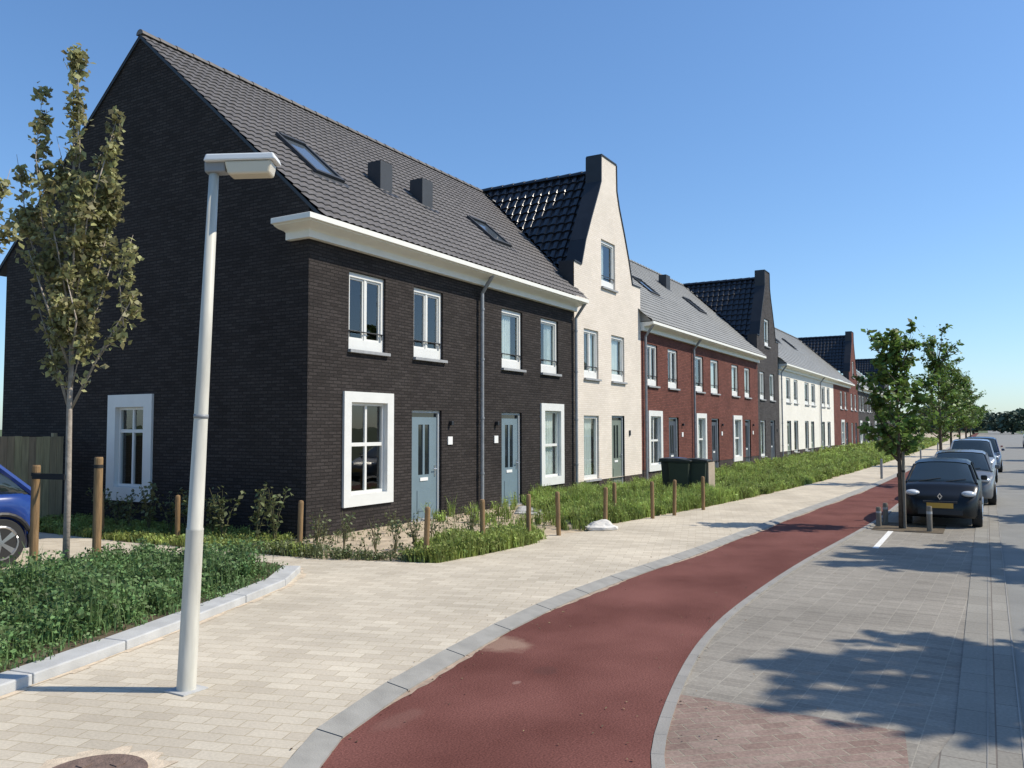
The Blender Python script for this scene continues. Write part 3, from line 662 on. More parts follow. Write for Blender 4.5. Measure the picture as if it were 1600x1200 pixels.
# gable profile (offset from gable centre, height)
GP = [(-2.74, 6.93), (-2.17, 6.90), (-1.84, 7.73), (-1.40, 8.52), (-.85, 9.46), (-.64, 9.85), (-.62, 10.71), (.60, 10.71), (.62, 9.85), (.82, 9.32), (1.25, 8.52), (1.62, 7.75), (1.95, 6.90), (2.66, 6.90)]
def gable_house(name, label, x0, x1, wmat, tmat, upper, top, gw, dr, dmat, plinth, gw_surround=False, near=True, gcurt=0, curtain=(0, 0), pipes=(), plate=None, topc=.5):
    par = thing(name, ((x0 + x1) / 2, (CY + YB) / 2, 0), label, 'house')
    xm = (x0 + x1) / 2 - .02; k = (x1 - x0) / 5.4
    gp = [(xm + a * k, z) for a, z in GP]; gp[0] = (x0, gp[0][1]); gp[-1] = (x1, gp[-1][1])
    def zt(x, s):
        for (a, za), (b, zb) in zip(gp[:-1], gp[1:]):
            if (s > 0 and a - 1e-3 <= x < b - 1e-3) or (s < 0 and a + 1e-3 < x <= b + 1e-3): return za + (zb - za) * (x - a) / (b - a)
        return gp[-1][1]
    ops = [(a, b, 3.5, 5.0) for a, b in upper] + [(top[0], top[1], 6.48, 8.0), (dr[0], dr[1], 0, 2.38)]
    if gw_surround: ops.append(ground_window(par, *gw, curtain=gcurt))
    else: plain_window(par, *gw, curtain=gcurt); ops.append(gw)
    # keep the profile monotone pieces as columns
    shell(par, x0, x1, wmat, ops, plinth, ztop=zt, xcuts=[p[0] for p in gp])
    # body behind the face: parapet thickness, edges
    th = .50; pb = MB()
    bm_pts = [(x, CY + th, z) for x, z in gp]
    pb.add([(x0, CY + th, 5.0)] + bm_pts + [(x1, CY + th, 5.0)], [tuple(range(len(gp) + 2))])
    for (a, za), (b, zb) in zip(gp[:-1], gp[1:]): pb.quad((a, CY + .02, za - .003), (b, CY + .02, zb - .003), (b, CY + th, zb - .003), (a, CY + th, za - .003))
    pb.quad((x0 + .0, CY + .02, 5.6), (x0, CY + .02, gp[0][1]), (x0, CY + th, gp[0][1]), (x0, CY + th, 5.6)); pb.quad((x1, CY + .02, 5.6), (x1, CY + .02, gp[-1][1]), (x1, CY + th, gp[-1][1]), (x1, CY + th, 5.6))
    pb.build('parapet', M['black_metal'], par, fix=False)
    cp = MB()                                       # dark metal coping following the outline
    for (a, za), (b, zb) in zip(gp[:-1], gp[1:]):
        d = Vector((b - a, 0, zb - za)).normalized(); nrm = Vector((-d.z, 0, d.x))
        A, B = Vector((a, 0, za)) - d * .0, Vector((b, 0, zb)); w0 = .012; w1 = .045
        cp.prism([A + nrm * .002 + Vector((0, CY - .03, 0)), B + nrm * .002 + Vector((0, CY - .03, 0)), B + nrm * w1 + Vector((0, CY - .03, 0)), A + nrm * w1 + Vector((0, CY - .03, 0))], (0, th + .05, 0))
    cp.build('coping', M['black_metal'], par)
    for kx, (a, b) in enumerate(upper): upper_window(par, a, b, 3.5, 5.0, two=(kx == 0), curtain=curtain[kx])
    upper_window(par, top[0], top[1], 6.48, 8.0, two=False, curtain=topc)
    door(par, dr[0], dr[1], 2.38, dmat)
    for p in pipes: downpipe(par, p, z1=5.3 if p > x0 + 1 else 5.42)
    # cross roof: ridge along Y; slopes meet the main roof in two valleys
    zr = ZR + .02; kk = (zr - ZE) / (xm - x0)
    rr = MB(); Lr = YR + .05 - (CY + th - .02)
    for sgn in (-1, 1):
        xe = x0 if sgn < 0 else x1; kk = (zr - ZE) / abs(xm - xe)
        Vv = Vector((xm - xe, 0, zr - ZE)); lv = Vv.length; Vv = Vv.normalized()
        # keep only what lies in front of the valley: plane through valley line and vertical
        vdir = Vector((xm - xe, YR - YE, 0)).normalized(); no = Vector((-vdir.y, vdir.x, 0))
        co = Vector((xe, YE, 0))
        if no.y < 0: no = -no
        tiles(rr, (xe, CY + th - .02, ZE), (0, 1, 0), Vv, Lr, lv, clips=[(co, no)], cols=True, course=.36, colw=.30, amp=.060, step=.045, wave=[(0, 0), (.10, .72), (.28, 1), (.55, .75), (.8, .2)])
    cr = rr.build('cross_roof', tmat['cross'], par, fix=False)
    rc = MB(); ridge_caps(rc, (xm, CY + th, zr + .05), (xm, YR, zr + .05), r=.12); rc.build('ridge_tiles', tmat['cross'], cr)
    # pieces of the main roof either side of the cross roof
    mr = MB()
    for sgn in (-1, 1):
        xe = x0 if sgn < 0 else x1; tm = tmat['left'] if sgn < 0 else tmat['right']
        vdir = Vector((xm - xe, YR - YE, 0)).normalized(); no = Vector((-vdir.y, vdir.x, 0))
        if no.y > 0: no = -no
        m1 = MB(); xa, xb = (x0, xm) if sgn < 0 else (xm, x1)
        tiles(m1, (xa, YE + .01, ZE + .02), (1, 0, 0), Vup, xb - xa, LV - .02, clips=[(Vector((xe, YE, 0)), no)], cols=near, amp=.024, step=.028, colw=.20, course=.27)
        m1.quad((xa, YR, ZR), (xb, YR, ZR), (xb, 2 * YR - YE, ZE), (xa, 2 * YR - YE, ZE))
        o = m1.build('roof', tm, par, fix=False)
        rc = MB(); ridge_caps(rc, (xa, YR, ZR + .04), (xb, YR, ZR + .04)); rc.build('ridge_tiles', tm, o)
    if plate:
        p = MB(); p.box(plate - .05, plate + .05, CY - .04, CY - .002, 1.72, 1.90); p.build('door_lamp', M['black_metal'], par, bevel=.006)
    return par

B = M
terrace('brick_house', 'near-black brick end house closest to the camera, with the big blank gable wall', 10.82, 16.42, B['brick_black'], B['tile_brown'],
        [(11.90, 13.00), (13.95, 15.03)], (11.75, 13.23, .51, 2.69), (13.90, 14.99), B['door_blue'], left=True, pipe=16.52, cross=.46, plate=15.30,
        sky_=[(12.15, 13.0, 11.6, 12.75)], vents=[(14.80, 15.25, 12.06, 12.45, .72)])
terrace('brick_house', 'near-black brick house directly left of the cream gable house, pale curtains in its windows', 16.42, 21.80, B['brick_black'], B['tile_brown'],
        [(17.60, 18.66), (19.69, 20.74)], (19.63, 21.0, .42, 2.66), (17.59, 18.62), B['door_blue'], pipe=21.70, curtain=(.75, -.5), gcurt=.98, mull=False, cross=.52, two=False, plate=17.30,
        sky_=[(19.0, 19.95, 11.55, 12.45)], vents=[(16.50, 16.95, 12.1, 12.5, .72)])
gable_house('gable_house', 'cream painted brick house with a tall bottle-shaped gable and grey-green door', 21.80, 27.18, B['brick_cream'], dict(cross=B['tile_black'], left=B['tile_brown'], right=B['tile_grey']),
            [(22.46, 23.53), (24.56, 25.66)], (23.80, 24.93), (22.42, 23.53, .42, 2.36), (24.54, 25.62), B['door_green'], .38, gcurt=.9, curtain=(-.55, .9), plate=26.05)
rx = [27.18, 32.88, 38.55, 44.25]
rw = [[(27.82, 28.87), (30.02, 31.16)], [(33.42, 34.56), (35.64, 36.86)], [(39.1, 40.3), (41.5, 42.6)]]
rg = [(27.79, 29.25, .42, 2.60), (33.40, 34.82, .38, 2.58), (39.16, 40.74, .36, 2.56)]
rd = [(30.05, 31.2), (35.68, 36.84), (41.5, 42.6)]
rl = ['red-brown brick house beside the cream gable house, nearest of the three red ones', 'red-brown brick house in the middle of the three red ones, behind the wheelie bins', 'red-brown brick house directly left of the dark grey gable house']
for i in range(3):
    terrace('brick_house', rl[i], rx[i], rx[i + 1], B['brick_red'], B['tile_grey'], rw[i], rg[i], rd[i], B['door_dark'], plinth=.5, pipe=[27.40, 32.98, None][i],
            curtain=[(0, 0), (.5, .9), (.9, -.9)][i], gcurt=[0, .95, .95][i], mull=(i == 0), two=(i == 0), plate=rd[i][1] + .42,
            sky_=[[(29.6, 30.7, 12.4, 13.3)], [(33.2, 34.3, 12.3, 13.2)], [(40.4, 41.6, 12.4, 13.3)]][i], vents=[[(31.7, 32.3, 13.2, 13.6, .75)], [], [(39.0, 39.6, 13.6, 14.0, .75)]][i])
gable_house('gable_house', 'dark grey brick house with a tall bottle-shaped gable between the red and the white houses', 44.25, 49.45, B['brick_dark'], dict(cross=B['tile_black'], left=B['tile_grey'], right=B['tile_grey']),
            [(44.72, 45.80), (47.1, 48.2)], (46.0, 47.1), (44.72, 45.9, .42, 2.36), (47.1, 48.2), B['door_dark'], 0, gcurt=.9, curtain=(.9, .9), topc=.9, plate=48.7)
wx = [49.45, 56.05, 62.7, 69.3]
ww = [[(51.4, 52.7), (53.7, 54.95)], [(57.3, 58.8), (59.7, 61.2)], [(63.9, 65.3), (66.2, 67.4)]]
wd_ = [(51.5, 52.7), (59.4, 60.6), (63.8, 65.0)]; wg = [(53.6, 54.9, .42, 2.4), (57.2, 58.5, .42, 2.4), (66.2, 67.6, .42, 2.4)]
wl = ['white painted brick house beside the dark grey gable house', 'white painted brick house in the middle of the white trio', 'white painted brick house farthest along, next to the far red house']
for i in range(3):
    terrace('brick_house', wl[i], wx[i], wx[i + 1], B['brick_white'], B['tile_grey'], ww[i], wg[i], wd_[i], B['door_green'], plinth=.55, pipe=[49.7, None, 62.9][i], near=False, plain=True,
            curtain=(.5, .5), gcurt=.6, two=False, sky_=[[(54.2, 55.2, 12.6, 13.5)], [(59.2, 60.2, 12.6, 13.5)], [(65, 66, 12.6, 13.5)]][i], vents=[[(50.2, 51.2, 13.0, 13.5, .8)], [], []][i])
terrace('brick_house', 'dark red brick house past the white ones, under the same eaves line', 69.3, 78.2, B['brick_red'], B['tile_grey'], [(72.8, 74.1), (75.3, 76.5)], (72.9, 74.7, .4, 2.6), (75.7, 76.9), B['door_dark'], plinth=.5, pipe=None, near=False, curtain=(.8, .8), gcurt=.9, mull=False, two=False)
gable_house('gable_house', 'dark red brick house with a tall bottle-shaped gable near the street trees', 78.2, 83.8, B['brick_red'], dict(cross=B['tile_black'], left=B['tile_grey'], right=B['tile_grey']),
            [(79.0, 80.2), (81.5, 82.7)], (80.4, 81.5), (79.0, 80.2, .42, 2.36), (81.5, 82.7), B['door_dark'], 0, near=False, gcurt=.9, curtain=(.9, .9), topc=.9)
for i in range(4):
    a = 83.8 + i * 6
    terrace('brick_house', ['dark brick house just past the far red gable, half hidden by street trees', 'distant dark brick house, second past the red gable, behind trees', 'distant dark brick house, third past the red gable, behind trees', 'distant dark brick house directly before the farthest gable'][i],
            a, a + 6, B['brick_dark'], B['tile_grey'], [(a + 1, a + 2.2), (a + 3.2, a + 4.4)], (a + .9, a + 2.4, .4, 2.6), (a + 3.4, a + 4.5), B['door_dark'], near=False, detail=False, two=False, curtain=(.8, .8), gcurt=.9, mull=False)
gable_house('gable_house', 'farthest gable house at the end of the row, hidden behind the street trees', 107.8, 113.4, B['brick_dark'], dict(cross=B['tile_black'], left=B['tile_grey'], right=B['tile_grey']),
            [(108.6, 109.8), (111, 112.2)], (110, 111.1), (108.6, 109.8, .42, 2.36), (111, 112.2), B['door_dark'], 0, near=False, gcurt=.9, curtain=(.9, .9), topc=.9)

# ------------------------------------------------------------------ fence behind the gable house
fe = thing('wooden_fence', (9.5, 17.6, 0), 'weathered brown vertical board fence meeting the rear of the black gable wall', 'fence')
b = MB(); x = 10.74; rnd = random.Random(4)
while x > -6:
    b.box(x - .142, x, 17.58, 17.602, .05, 1.83 + rnd.uniform(-.012, .012)); x -= .150
b.build('fence_boards', M['fence_wood'], fe)
b = MB()
for z in (.4, 1.1, 1.7): b.box(-6, 10.74, 17.604, 17.64, z, z + .07)
b.build('rail', M['fence_wood'], fe)
for k in range(9):
    b = MB(); b.box(10.55 - 1.9 * k, 10.64 - 1.9 * k, 17.642, 17.73, 0, 1.9); b.build('fence_post', M['fence_wood'], fe)

# ------------------------------------------------------------------ street lamp
tilt = Vector((.5, -.866, 0)) * .036 + Vector((0, 0, 1))
base = Vector((4.19, 5.23, .045)); H = 3.955
la = thing('street_lamp', base, 'cream painted lamp post with flat box head on the pavers left of the path', 'street lamp')
b = MB(); pts = [base + tilt * (H * t) for t in (0, .002, .30, .303, .305, .6, 1.0)]
b.tube(pts, [.072, .070, .063, .064, .058, .048, .036], 24); b.build('pole', M['lamp_paint'], la, smooth=True)
b = MB(); b.tube([base + tilt * 2.03, base + tilt * 2.06], .054, 20); b.build('pole_band', M['lamp_joint'], la, smooth=True)
b = MB(); b.box(base.x - .11, base.x + .11, base.y - .11, base.y + .11, .046, .056); b.build('base_plate', M['concrete_light'], la)
hd = base + tilt * H; u = Vector((.52, -.854, .035)).normalized(); s = Vector((.854, .52, 0)); un = u.cross(s) * -1
if un.z < 0: un = -un
def obox(mb, c, lu, ls, lh, u=u, s=s, n=un, taper=1.0):
    vs = []
    for h, tp in ((0, 1), (lh, taper)):
        for a, b_ in ((0, -1), (1, -1), (1, 1), (0, 1)): vs.append(c + u * (lu * (.5 + (a - .5) * tp)) + s * (ls / 2 * b_ * tp) + n * h)
    mb.add(vs, [(0, 3, 2, 1), (4, 5, 6, 7), (0, 1, 5, 4), (1, 2, 6, 5), (2, 3, 7, 6), (3, 0, 4, 7)])
b = MB(); obox(b, hd - u * .06 - un * .04, .16, .11, .085); hj = b.build('lamp_arm', M['lamp_joint'], la, bevel=.012)
b = MB(); obox(b, hd - u * .055 + un * .035, .55, .20, .055, taper=.93); head = b.build('lamp_head', M['lamp_cap'], la, bevel=.012)
b = MB(); obox(b, hd + u * .10 + un * .033, .36, .17, -.10, taper=.88); b.build('lens', M['lamp_lens'], head, bevel=.015)

# ------------------------------------------------------------------ wooden garden posts
pr = thing('garden_post', (0, 0, 0), 'x', 'post', 'wooden posts marking out the front gardens')
b = MB(); b.lathe([(.042, 0), (.042, .765), (.036, .795), (.015, .805)], 14); b.build('post_shaft', M['post_wood'], pr, smooth=False, local=True)
posts = [((9.81, 9.60), 'brown wooden post in front of the corner of the black house'), ((9.95, 7.21), 'brown wooden post at the corner of the front grass, closest to the camera'),
         ((11.44, 7.15), 'brown wooden post before the downpipe of the black houses'), ((12.68, 6.98), 'brown wooden post at the right tip of the grass patch below the second black door'), ((13.43, 6.77), 'brown wooden post on bare sand, between grass patch and weeds'),
         ((14.84, 6.47), 'brown wooden post just above the white stone at the pavement edge'), ((16.21, 6.85), 'brown wooden post in the weeds in front of the cream house door'), ((16.87, 6.25), 'brown wooden post in front of the boundary of cream and red houses'),
         ((17.7, 6.05), 'brown wooden post in the weeds just left of the wheelie bins'), ((19.2, 5.85), 'brown wooden post in front of the right end of the wheelie bins'),
         ((9.60, 12.29), 'brown wooden post left of the lamp post, against the dark gable'), ((9.30, 13.96), 'brown wooden post farthest left, behind the sapling trunk')]
for i, (p, lb) in enumerate(posts):
    o = pr if i == 0 else copy_tree(pr)
    o.location = (*p, .03); o.rotation_euler = (R(1.5 * math.sin(i * 2.1)), R(1.8 * math.cos(i * 3.7)), i * 1.1); o['label'] = lb

# tree stakes with rubber ties
stk = []
for (p, h, lb) in (((6.72, 10.20), 1.62, 'thick wooden tree stake with a black band, right of the sapling trunk'), ((6.50, 11.25), 1.50, 'wooden tree stake in front of the blue car, left of the sapling trunk')):
    s_ = thing('tree_stake', (*p, .1), lb, 'stake', 'stakes holding the sapling')
    b = MB(); b.lathe([(.055, -.1), (.055, h - .12), (.05, h - .1)], 16); b.build('stake_shaft', M['post_wood'], s_, local=True)
    b = MB(); b.lathe([(.058, h - .245), (.058, h - .20)], 16); b.build('band', M['rubber'], s_, local=True); stk.append(s_)

# ------------------------------------------------------------------ trees
def grow(rng, trunk_pts, trunk_r, limbs, leafmat, barkmat, name, loc, label, group, leaf, npl, spread, n8=10, upb=.4):
    """trunk polyline + limbs (start height index fraction, end vector, radius); leaves cluster round the outer limbs and their twigs"""
    t = thing(name, loc, label, 'tree', group)
    b = MB(); b.tube(trunk_pts, trunk_r, n8)
    L = []
    for (p0, p1, r0, dens, spr) in limbs:
        p0 = Vector(p0); p1 = Vector(p1); d = p1 - p0; mid = p0 + d * .5 + Vector((rng.normal() * .05, rng.normal() * .05, d.length * .02))
        b.tube([p0, mid, p1], [r0, r0 * .65, r0 * .25], 6)
        n = int(npl * dens); 
        # twigs
        k = max(3, int(d.length * 7))
        for j in range(k):
            f = .18 + .82 * rng.uniform(); q = p0.lerp(p1, f); td = Vector(rng.normal(size=3)) ; td.z = abs(td.z) * .8 + .1; td = (td.normalized() + d.normalized() * .7).normalized()
            ln = spr * (1.15 - .55 * f) * rng.uniform(.6, 1.25); e = q + td * ln
            b.tube([q, e], [.007, .003], 4, caps=False)
            m_ = max(1, int(n / k * rng.uniform(.5, 1.5)))
            for _ in range(m_):
                g_ = rng.uniform(.15, 1.08); c = q.lerp(e, g_); L.append((c.x + rng.normal() * .055, c.y + rng.normal() * .055, c.z + rng.normal() * .05))
    b.build('trunk', barkmat, t, smooth=True, local=True)
    P = np.array(L); V = leaves(P, leaf, rng, upbias=upb)
    quads_mesh('crown', V, leafmat, t)
    return t

# left sapling (columnar maple)
rng = np.random.default_rng(7)
C = Vector((.50, -.866, 0)); D = Vector((.866, .5, 0))           # across the view / away from it, used only to space the limbs round the trunk
def PT(a, z, d=0.0): v = C * a + D * d; return (v.x, v.y, z)
lim = [(PT(0, 2.15), PT(-.62, 3.9, .1), .020, .30, .16), (PT(0, 2.15), PT(.88, 3.75, -.05), .020, .16, .12), (PT(.72, 3.3, -.05), PT(.80, 4.55, 0), .010, .42, .11),
       (PT(.4, 2.9), PT(.86, 3.55, .1), .008, .22, .12), (PT(0, 2.7), PT(-.50, 4.3, -.2), .02, .8, .28), (PT(0, 2.75), PT(.45, 4.3, .2), .02, .9, .28), (PT(0, 2.75), PT(.1, 3.9, -.35), .018, .8, .28),
       (PT(0, 2.9), PT(-.1, 4.1, .4), .018, .8, .30), (PT(0, 3.0), PT(.50, 5.2, .1), .020, 1.5, .20), (PT(0, 3.1), PT(.58, 6.2, -.05), .018, 1.7, .15), (PT(.1, 3.6), PT(.42, 5.6, .15), .015, 1.2, .18),
       (PT(0, 3.2), PT(-.60, 4.9, .2), .018, .9, .22), (PT(0, 3.3), PT(-.42, 5.4, -.15), .016, .7, .18), (PT(-.42, 4.6), PT(-.52, 6.5, .05), .010, .62, .12), (PT(0, 3.3), PT(.12, 5.2, .3), .018, 1.1, .24),
       (PT(0, 3.6), PT(.2, 5.2, -.3), .016, 1.0, .22), (PT(0, 4.2), PT(-.05, 7.1, .02), .014, 1.0, .11), (PT(0, 5.6), PT(-.04, 7.1, .02), .008, .45, .10), (PT(0, 3.4), PT(-.85, 4.8, .1), .014, .8, .22), (PT(-.5, 4.1), PT(-.88, 5.7, .1), .010, .6, .16),
       (PT(0, 4.2), PT(.28, 5.7, .1), .012, .8, .17), (PT(-.1, 4.3), PT(-.25, 5.9, -.05), .010, .4, .12), (PT(0, 2.3), PT(-.35, 3.3, .2), .010, .30, .22), (PT(0, 2.4), PT(.35, 3.3, -.2), .010, .30, .2)]
mp = grow(rng, [(0, 0, 0), (.005, 0, 1.1), (-.005, 0, 2.2), (.01, 0, 3.4), (0, .01, 4.6), PT(-.1, 6.9, .05)], [.046, .041, .036, .03, .02, .008], lim, M['leaf_maple'], M['bark'], 'sapling', (6.60, 10.68, .08),
          'young maple with bronze-green leaves, staked in the bed in front of the black gable', None, .064, 430, .3, upb=.05)
# a second sapling of the kind stands left of the frame, its crown tip reaches in
m2 = copy_tree(mp); m2.location = (4.55, 10.25, .08); m2.rotation_euler = (0, 0, R(200)); m2.scale = (1, 1, .86); m2['label'] = 'maple at the left picture edge of which only crown twigs show'
tie = MB(); p0 = Vector((6.60, 10.68, 1.35)); p1 = Vector((6.50, 11.25, 1.35)); dz = Vector((0, 0, .035))
dd = (p1 - p0).normalized(); sd = Vector((-dd.y, dd.x, 0)) * .05
for sgn in (-1, 1):
    a, b_ = p0 + sd * sgn, p1 + sd * sgn; tie.add([a - dz, b_ - dz, b_ + dz, a + dz, a - dz + sd * .2 * sgn, b_ - dz + sd * .2 * sgn, b_ + dz + sd * .2 * sgn, a + dz + sd * .2 * sgn], [(0, 1, 2, 3), (7, 6, 5, 4), (3, 2, 6, 7), (0, 4, 5, 1), (0, 3, 7, 4), (1, 5, 6, 2)])
tag(tie.build('tree_tie', M['rubber']), 'black rubber strap from the left stake to the sapling trunk', 'strap')

# street trees (young oaks); several variants, copied along the street
def oak(seed, H, wid, loc, label, lean=None, dens=1.0, clear=1.25, leafsz=.085):
    rng = np.random.default_rng(seed); lim = []
    nl = 26
    for k in range(nl):
        f = (k + .5) / nl; z0 = clear + (H - clear) * f * .78; a = k * 2.399 + rng.uniform(-.4, .4); r = wid * (1.0 - .55 * f) * rng.uniform(.65, 1.2) * (0.75 + .5 * math.sin(math.pi * min(1, f * 1.3)))
        z1 = z0 + (H - clear) * (.06 + .16 * f) + rng.uniform(-.1, .25)
        lim.append(((0, 0, z0), (math.cos(a) * r, math.sin(a) * r, z1), .016 * H / 4, .9, .30 * wid / .8))
    for k in range(4): a = rng.uniform(0, 6.28); lim.append(((0, 0, H * .7), (math.cos(a) * wid * .4, math.sin(a) * wid * .4, H * rng.uniform(.9, 1.02)), .012, .6, .18))
    if lean: lim += lean
    return grow(rng, [(0, 0, 0), (.01, 0, H * .3), (-.01, .01, H * .6), (0, 0, H * .93)], [.045 * H / 4, .038 * H / 4, .025 * H / 4, .008], lim, M['leaf_oak'], M['bark_dark'], 'street_tree', loc, label, 'young trees along the parking strip', leafsz, 95 * dens, .3, n8=8)
t1 = oak(3, 3.95, .78, (18.04, 1.51, -.01), 'nearest street tree, in front of the black hatchback, with a limb reaching up left',
         lean=[((0, 0, 2.6), PT(-.58, 3.98, 0), .02, 1.0, .16), ((0, 0, 2.9), PT(.42, 3.75, 0), .016, .6, .14), ((0, 0, 1.5), PT(-.75, 2.9, .1), .02, 1.0, .3), ((0, 0, 1.3), PT(-.7, 1.95, 0), .02, 1.0, .3), ((0, 0, 1.3), PT(.5, 1.8, .2), .02, 1.0, .3)])
t2 = oak(11, 5.1, 1.15, (31.5, 1.35, -.01), 'second street tree behind the nearest one, spiky top against the sky', dens=1.2, clear=1.4)
for i, (X, sx, sz, rz, lb) in enumerate([(46, 1.15, 1.0, 70, 'third street tree in the row along the parking strip'), (61, 1.3, 1.08, 160, 'fourth street tree in the row, small against the horizon'), (80, 1.5, 1.2, 250, 'fifth street tree, far down the street'), (104, 1.3, 1.1, 20, 'sixth street tree, farthest of the row')]):
    c = copy_tree(t2); c.location = (X, 1.5, -.01); c.scale = (sx, sx, sz); c.rotation_euler = (0, 0, R(rz)); c['label'] = lb
# trees across the road, right of the frame: they cast the shadows on the parking strip
big = oak(21, 8.6, 2.3, (11.0, -6.45, 0), 'street tree across the road whose shadow falls on the paving in the foreground', dens=4.2, clear=4.3, leafsz=.15)
big['group'] = 'trees on the far side of the road'
for i, (X, Y, s_, rz, lb) in enumerate([(17.7, -6.1, 1.05, 100, 'second tree across the road, its shadow falls before the black car'), (24.3, -7.2, .9, 210, 'third tree across the road'), (35.5, -7.6, .9, 310, 'fourth tree across the road'), (46, -7.6, .9, 50, 'fifth tree across the road'), (60, -7.6, .9, 150, 'sixth tree across the road')]):
    c = copy_tree(big); c.location = (X, Y, 0); c.scale = (s_, s_, s_); c.rotation_euler = (0, 0, R(rz)); c['label'] = lb

# ------------------------------------------------------------------ ground cover
def stems_cover(name, poly, n, hmin, hmax, leaf, per, material, seed, label, cat='ground cover', z=.1, spread=.10, density=None, blades=0, bl_w=.012, hscale=None):
    rng = np.random.default_rng(seed); q = scatter(poly, n, rng)
    if density is not None:
        d = density(q[:, 0], q[:, 1]); q = q[rng.uniform(size=len(q)) < d]
    clump = .5 + .5 * np.sin(q[:, 0] * 3.1 + 1.3 * np.sin(q[:, 1] * 2.3)) * np.sin(q[:, 1] * 2.7 + 1.1 * np.sin(q[:, 0] * 1.9))
    h = hmin + (hmax - hmin) * (0.25 + .75 * clump) * rng.uniform(.45, 1.15, len(q))
    if hscale is not None: h = h * hscale(q[:, 0], q[:, 1])
    idx = np.repeat(np.arange(len(q)), per); f = rng.uniform(.05, 1, len(idx)) ** .7
    lean = rng.normal(size=(len(q), 2)) * .14
    P = np.stack([q[idx, 0] + lean[idx, 0] * f * h[idx] + rng.normal(size=len(idx)) * spread * .5, q[idx, 1] + lean[idx, 1] * f * h[idx] + rng.normal(size=len(idx)) * spread * .5, z + f * h[idx]], 1)
    V = leaves(P, leaf, rng, upbias=.35)
    if blades:
        ib = np.repeat(np.arange(len(q)), blades); nb = len(ib); a = rng.uniform(0, 6.283, nb); hb = h[ib] * rng.uniform(.5, 1.15, nb); ln = rng.uniform(.05, .45, nb) * hb
        b0 = np.stack([q[ib, 0] + rng.normal(size=nb) * .04, q[ib, 1] + rng.normal(size=nb) * .04, np.full(nb, z - .01)], 1)
        sdv = np.stack([-np.sin(a), np.cos(a), np.zeros(nb)], 1) * bl_w * .5; mid = b0 + np.stack([np.cos(a) * ln * .35, np.sin(a) * ln * .35, hb * .62], 1); tip = b0 + np.stack([np.cos(a) * ln, np.sin(a) * ln, hb], 1)
        V = np.concatenate([V, np.stack([b0 - sdv, b0 + sdv, mid + sdv, mid - sdv], 1), np.stack([mid - sdv, mid + sdv, tip + sdv * .2, tip - sdv * .2], 1)])
    o = quads_mesh(name, V, material); return tag(o, label, cat, kind='stuff')

bed_vis = [p for p in offset_line(kerbA, .40)][3:-8] + [(8.1, 9.6), (7.6, 10.6), (6.9, 11.15), (1.5, 11.15), (1.5, 6.2)]
def bed_d(x, y): 
    return np.where((y > 10.3) | (x > 7.6), .22, np.where(np.sin(x * 5.1 + y * 1.7) * np.sin(y * 4.3 - x * 2.2) > .55, .35, 1.0))
stems_cover('bed_plants', bed_vis, 3900, .05, .50, .030, 26, M['leaf_bed'], 5, 'dense dark green leafy plants filling the raised kerb bed', z=.1, density=bed_d, blades=5, bl_w=.010, hscale=lambda x, y: np.clip(1.25 - (y - 8.6) * .28, .45, 1.1))
stems_cover('bed_weeds', [p for p in offset_line(kerbA, .25)][3:-4] + [p for p in offset_line(kerbA, .75)][3:-4][::-1], 600, .03, .13, .022, 9, M['leaf_bed'], 15, 'low weeds along the inner side of the pale kerb', z=.12, blades=6, density=lambda x, y: .6 + 0 * x)
# green strip before the gable wall
gs = [(9.10, 17.4), (9.06, 12.9), (9.24, 10.15), (9.35, 9.0), (9.8, 9.3), (10.0, 10.2), (10.75, 10.5), (10.75, 17.4)]
sheet('side_soil', gs, .040, M['earth'])
stems_cover('grass', gs, 1500, .05, .20, .035, 8, M['leaf_grass'], 8, 'bright low grass strip at the foot of the black gable wall', cat='grass', z=.04, blades=16, density=lambda x, y: np.where(x < 9.75, 1, .35))
# front garden of the first house: sand, grass patch on the right edge
gp1 = [(9.75, 7.5), (9.88, 6.98), (10.92, 6.80), (12.15, 6.69), (13.0, 6.85), (13.1, 7.3), (12.6, 7.7), (11.4, 7.75), (10.6, 7.75)]
stems_cover('grass', gp1, 900, .10, .34, .035, 10, M['leaf_grass'], 9, 'rough grass patch at the pavement corner of the first front garden', cat='grass', z=.03, blades=22)
gp2 = [(9.15, 10.1), (9.28, 8.7), (9.86, 7.1), (10.2, 7.4), (9.75, 8.6), (9.6, 10.1)]
stems_cover('edge_plants', gp2, 170, .05, .26, .03, 9, M['leaf_shrub'], 10, 'thin row of low twiggy plants along the sandy garden edge', z=.03, blades=6)
stems_cover('garden_weeds', [(9.9, 7.8), (10.7, 7.8), (16, 7.4), (16.4, 10.2), (10.9, 10.3), (9.9, 10.2)], 110, .04, .26, .035, 9, M['leaf_shrub'], 12, 'scattered weeds on the sand under the black houses', z=.03, blades=4)
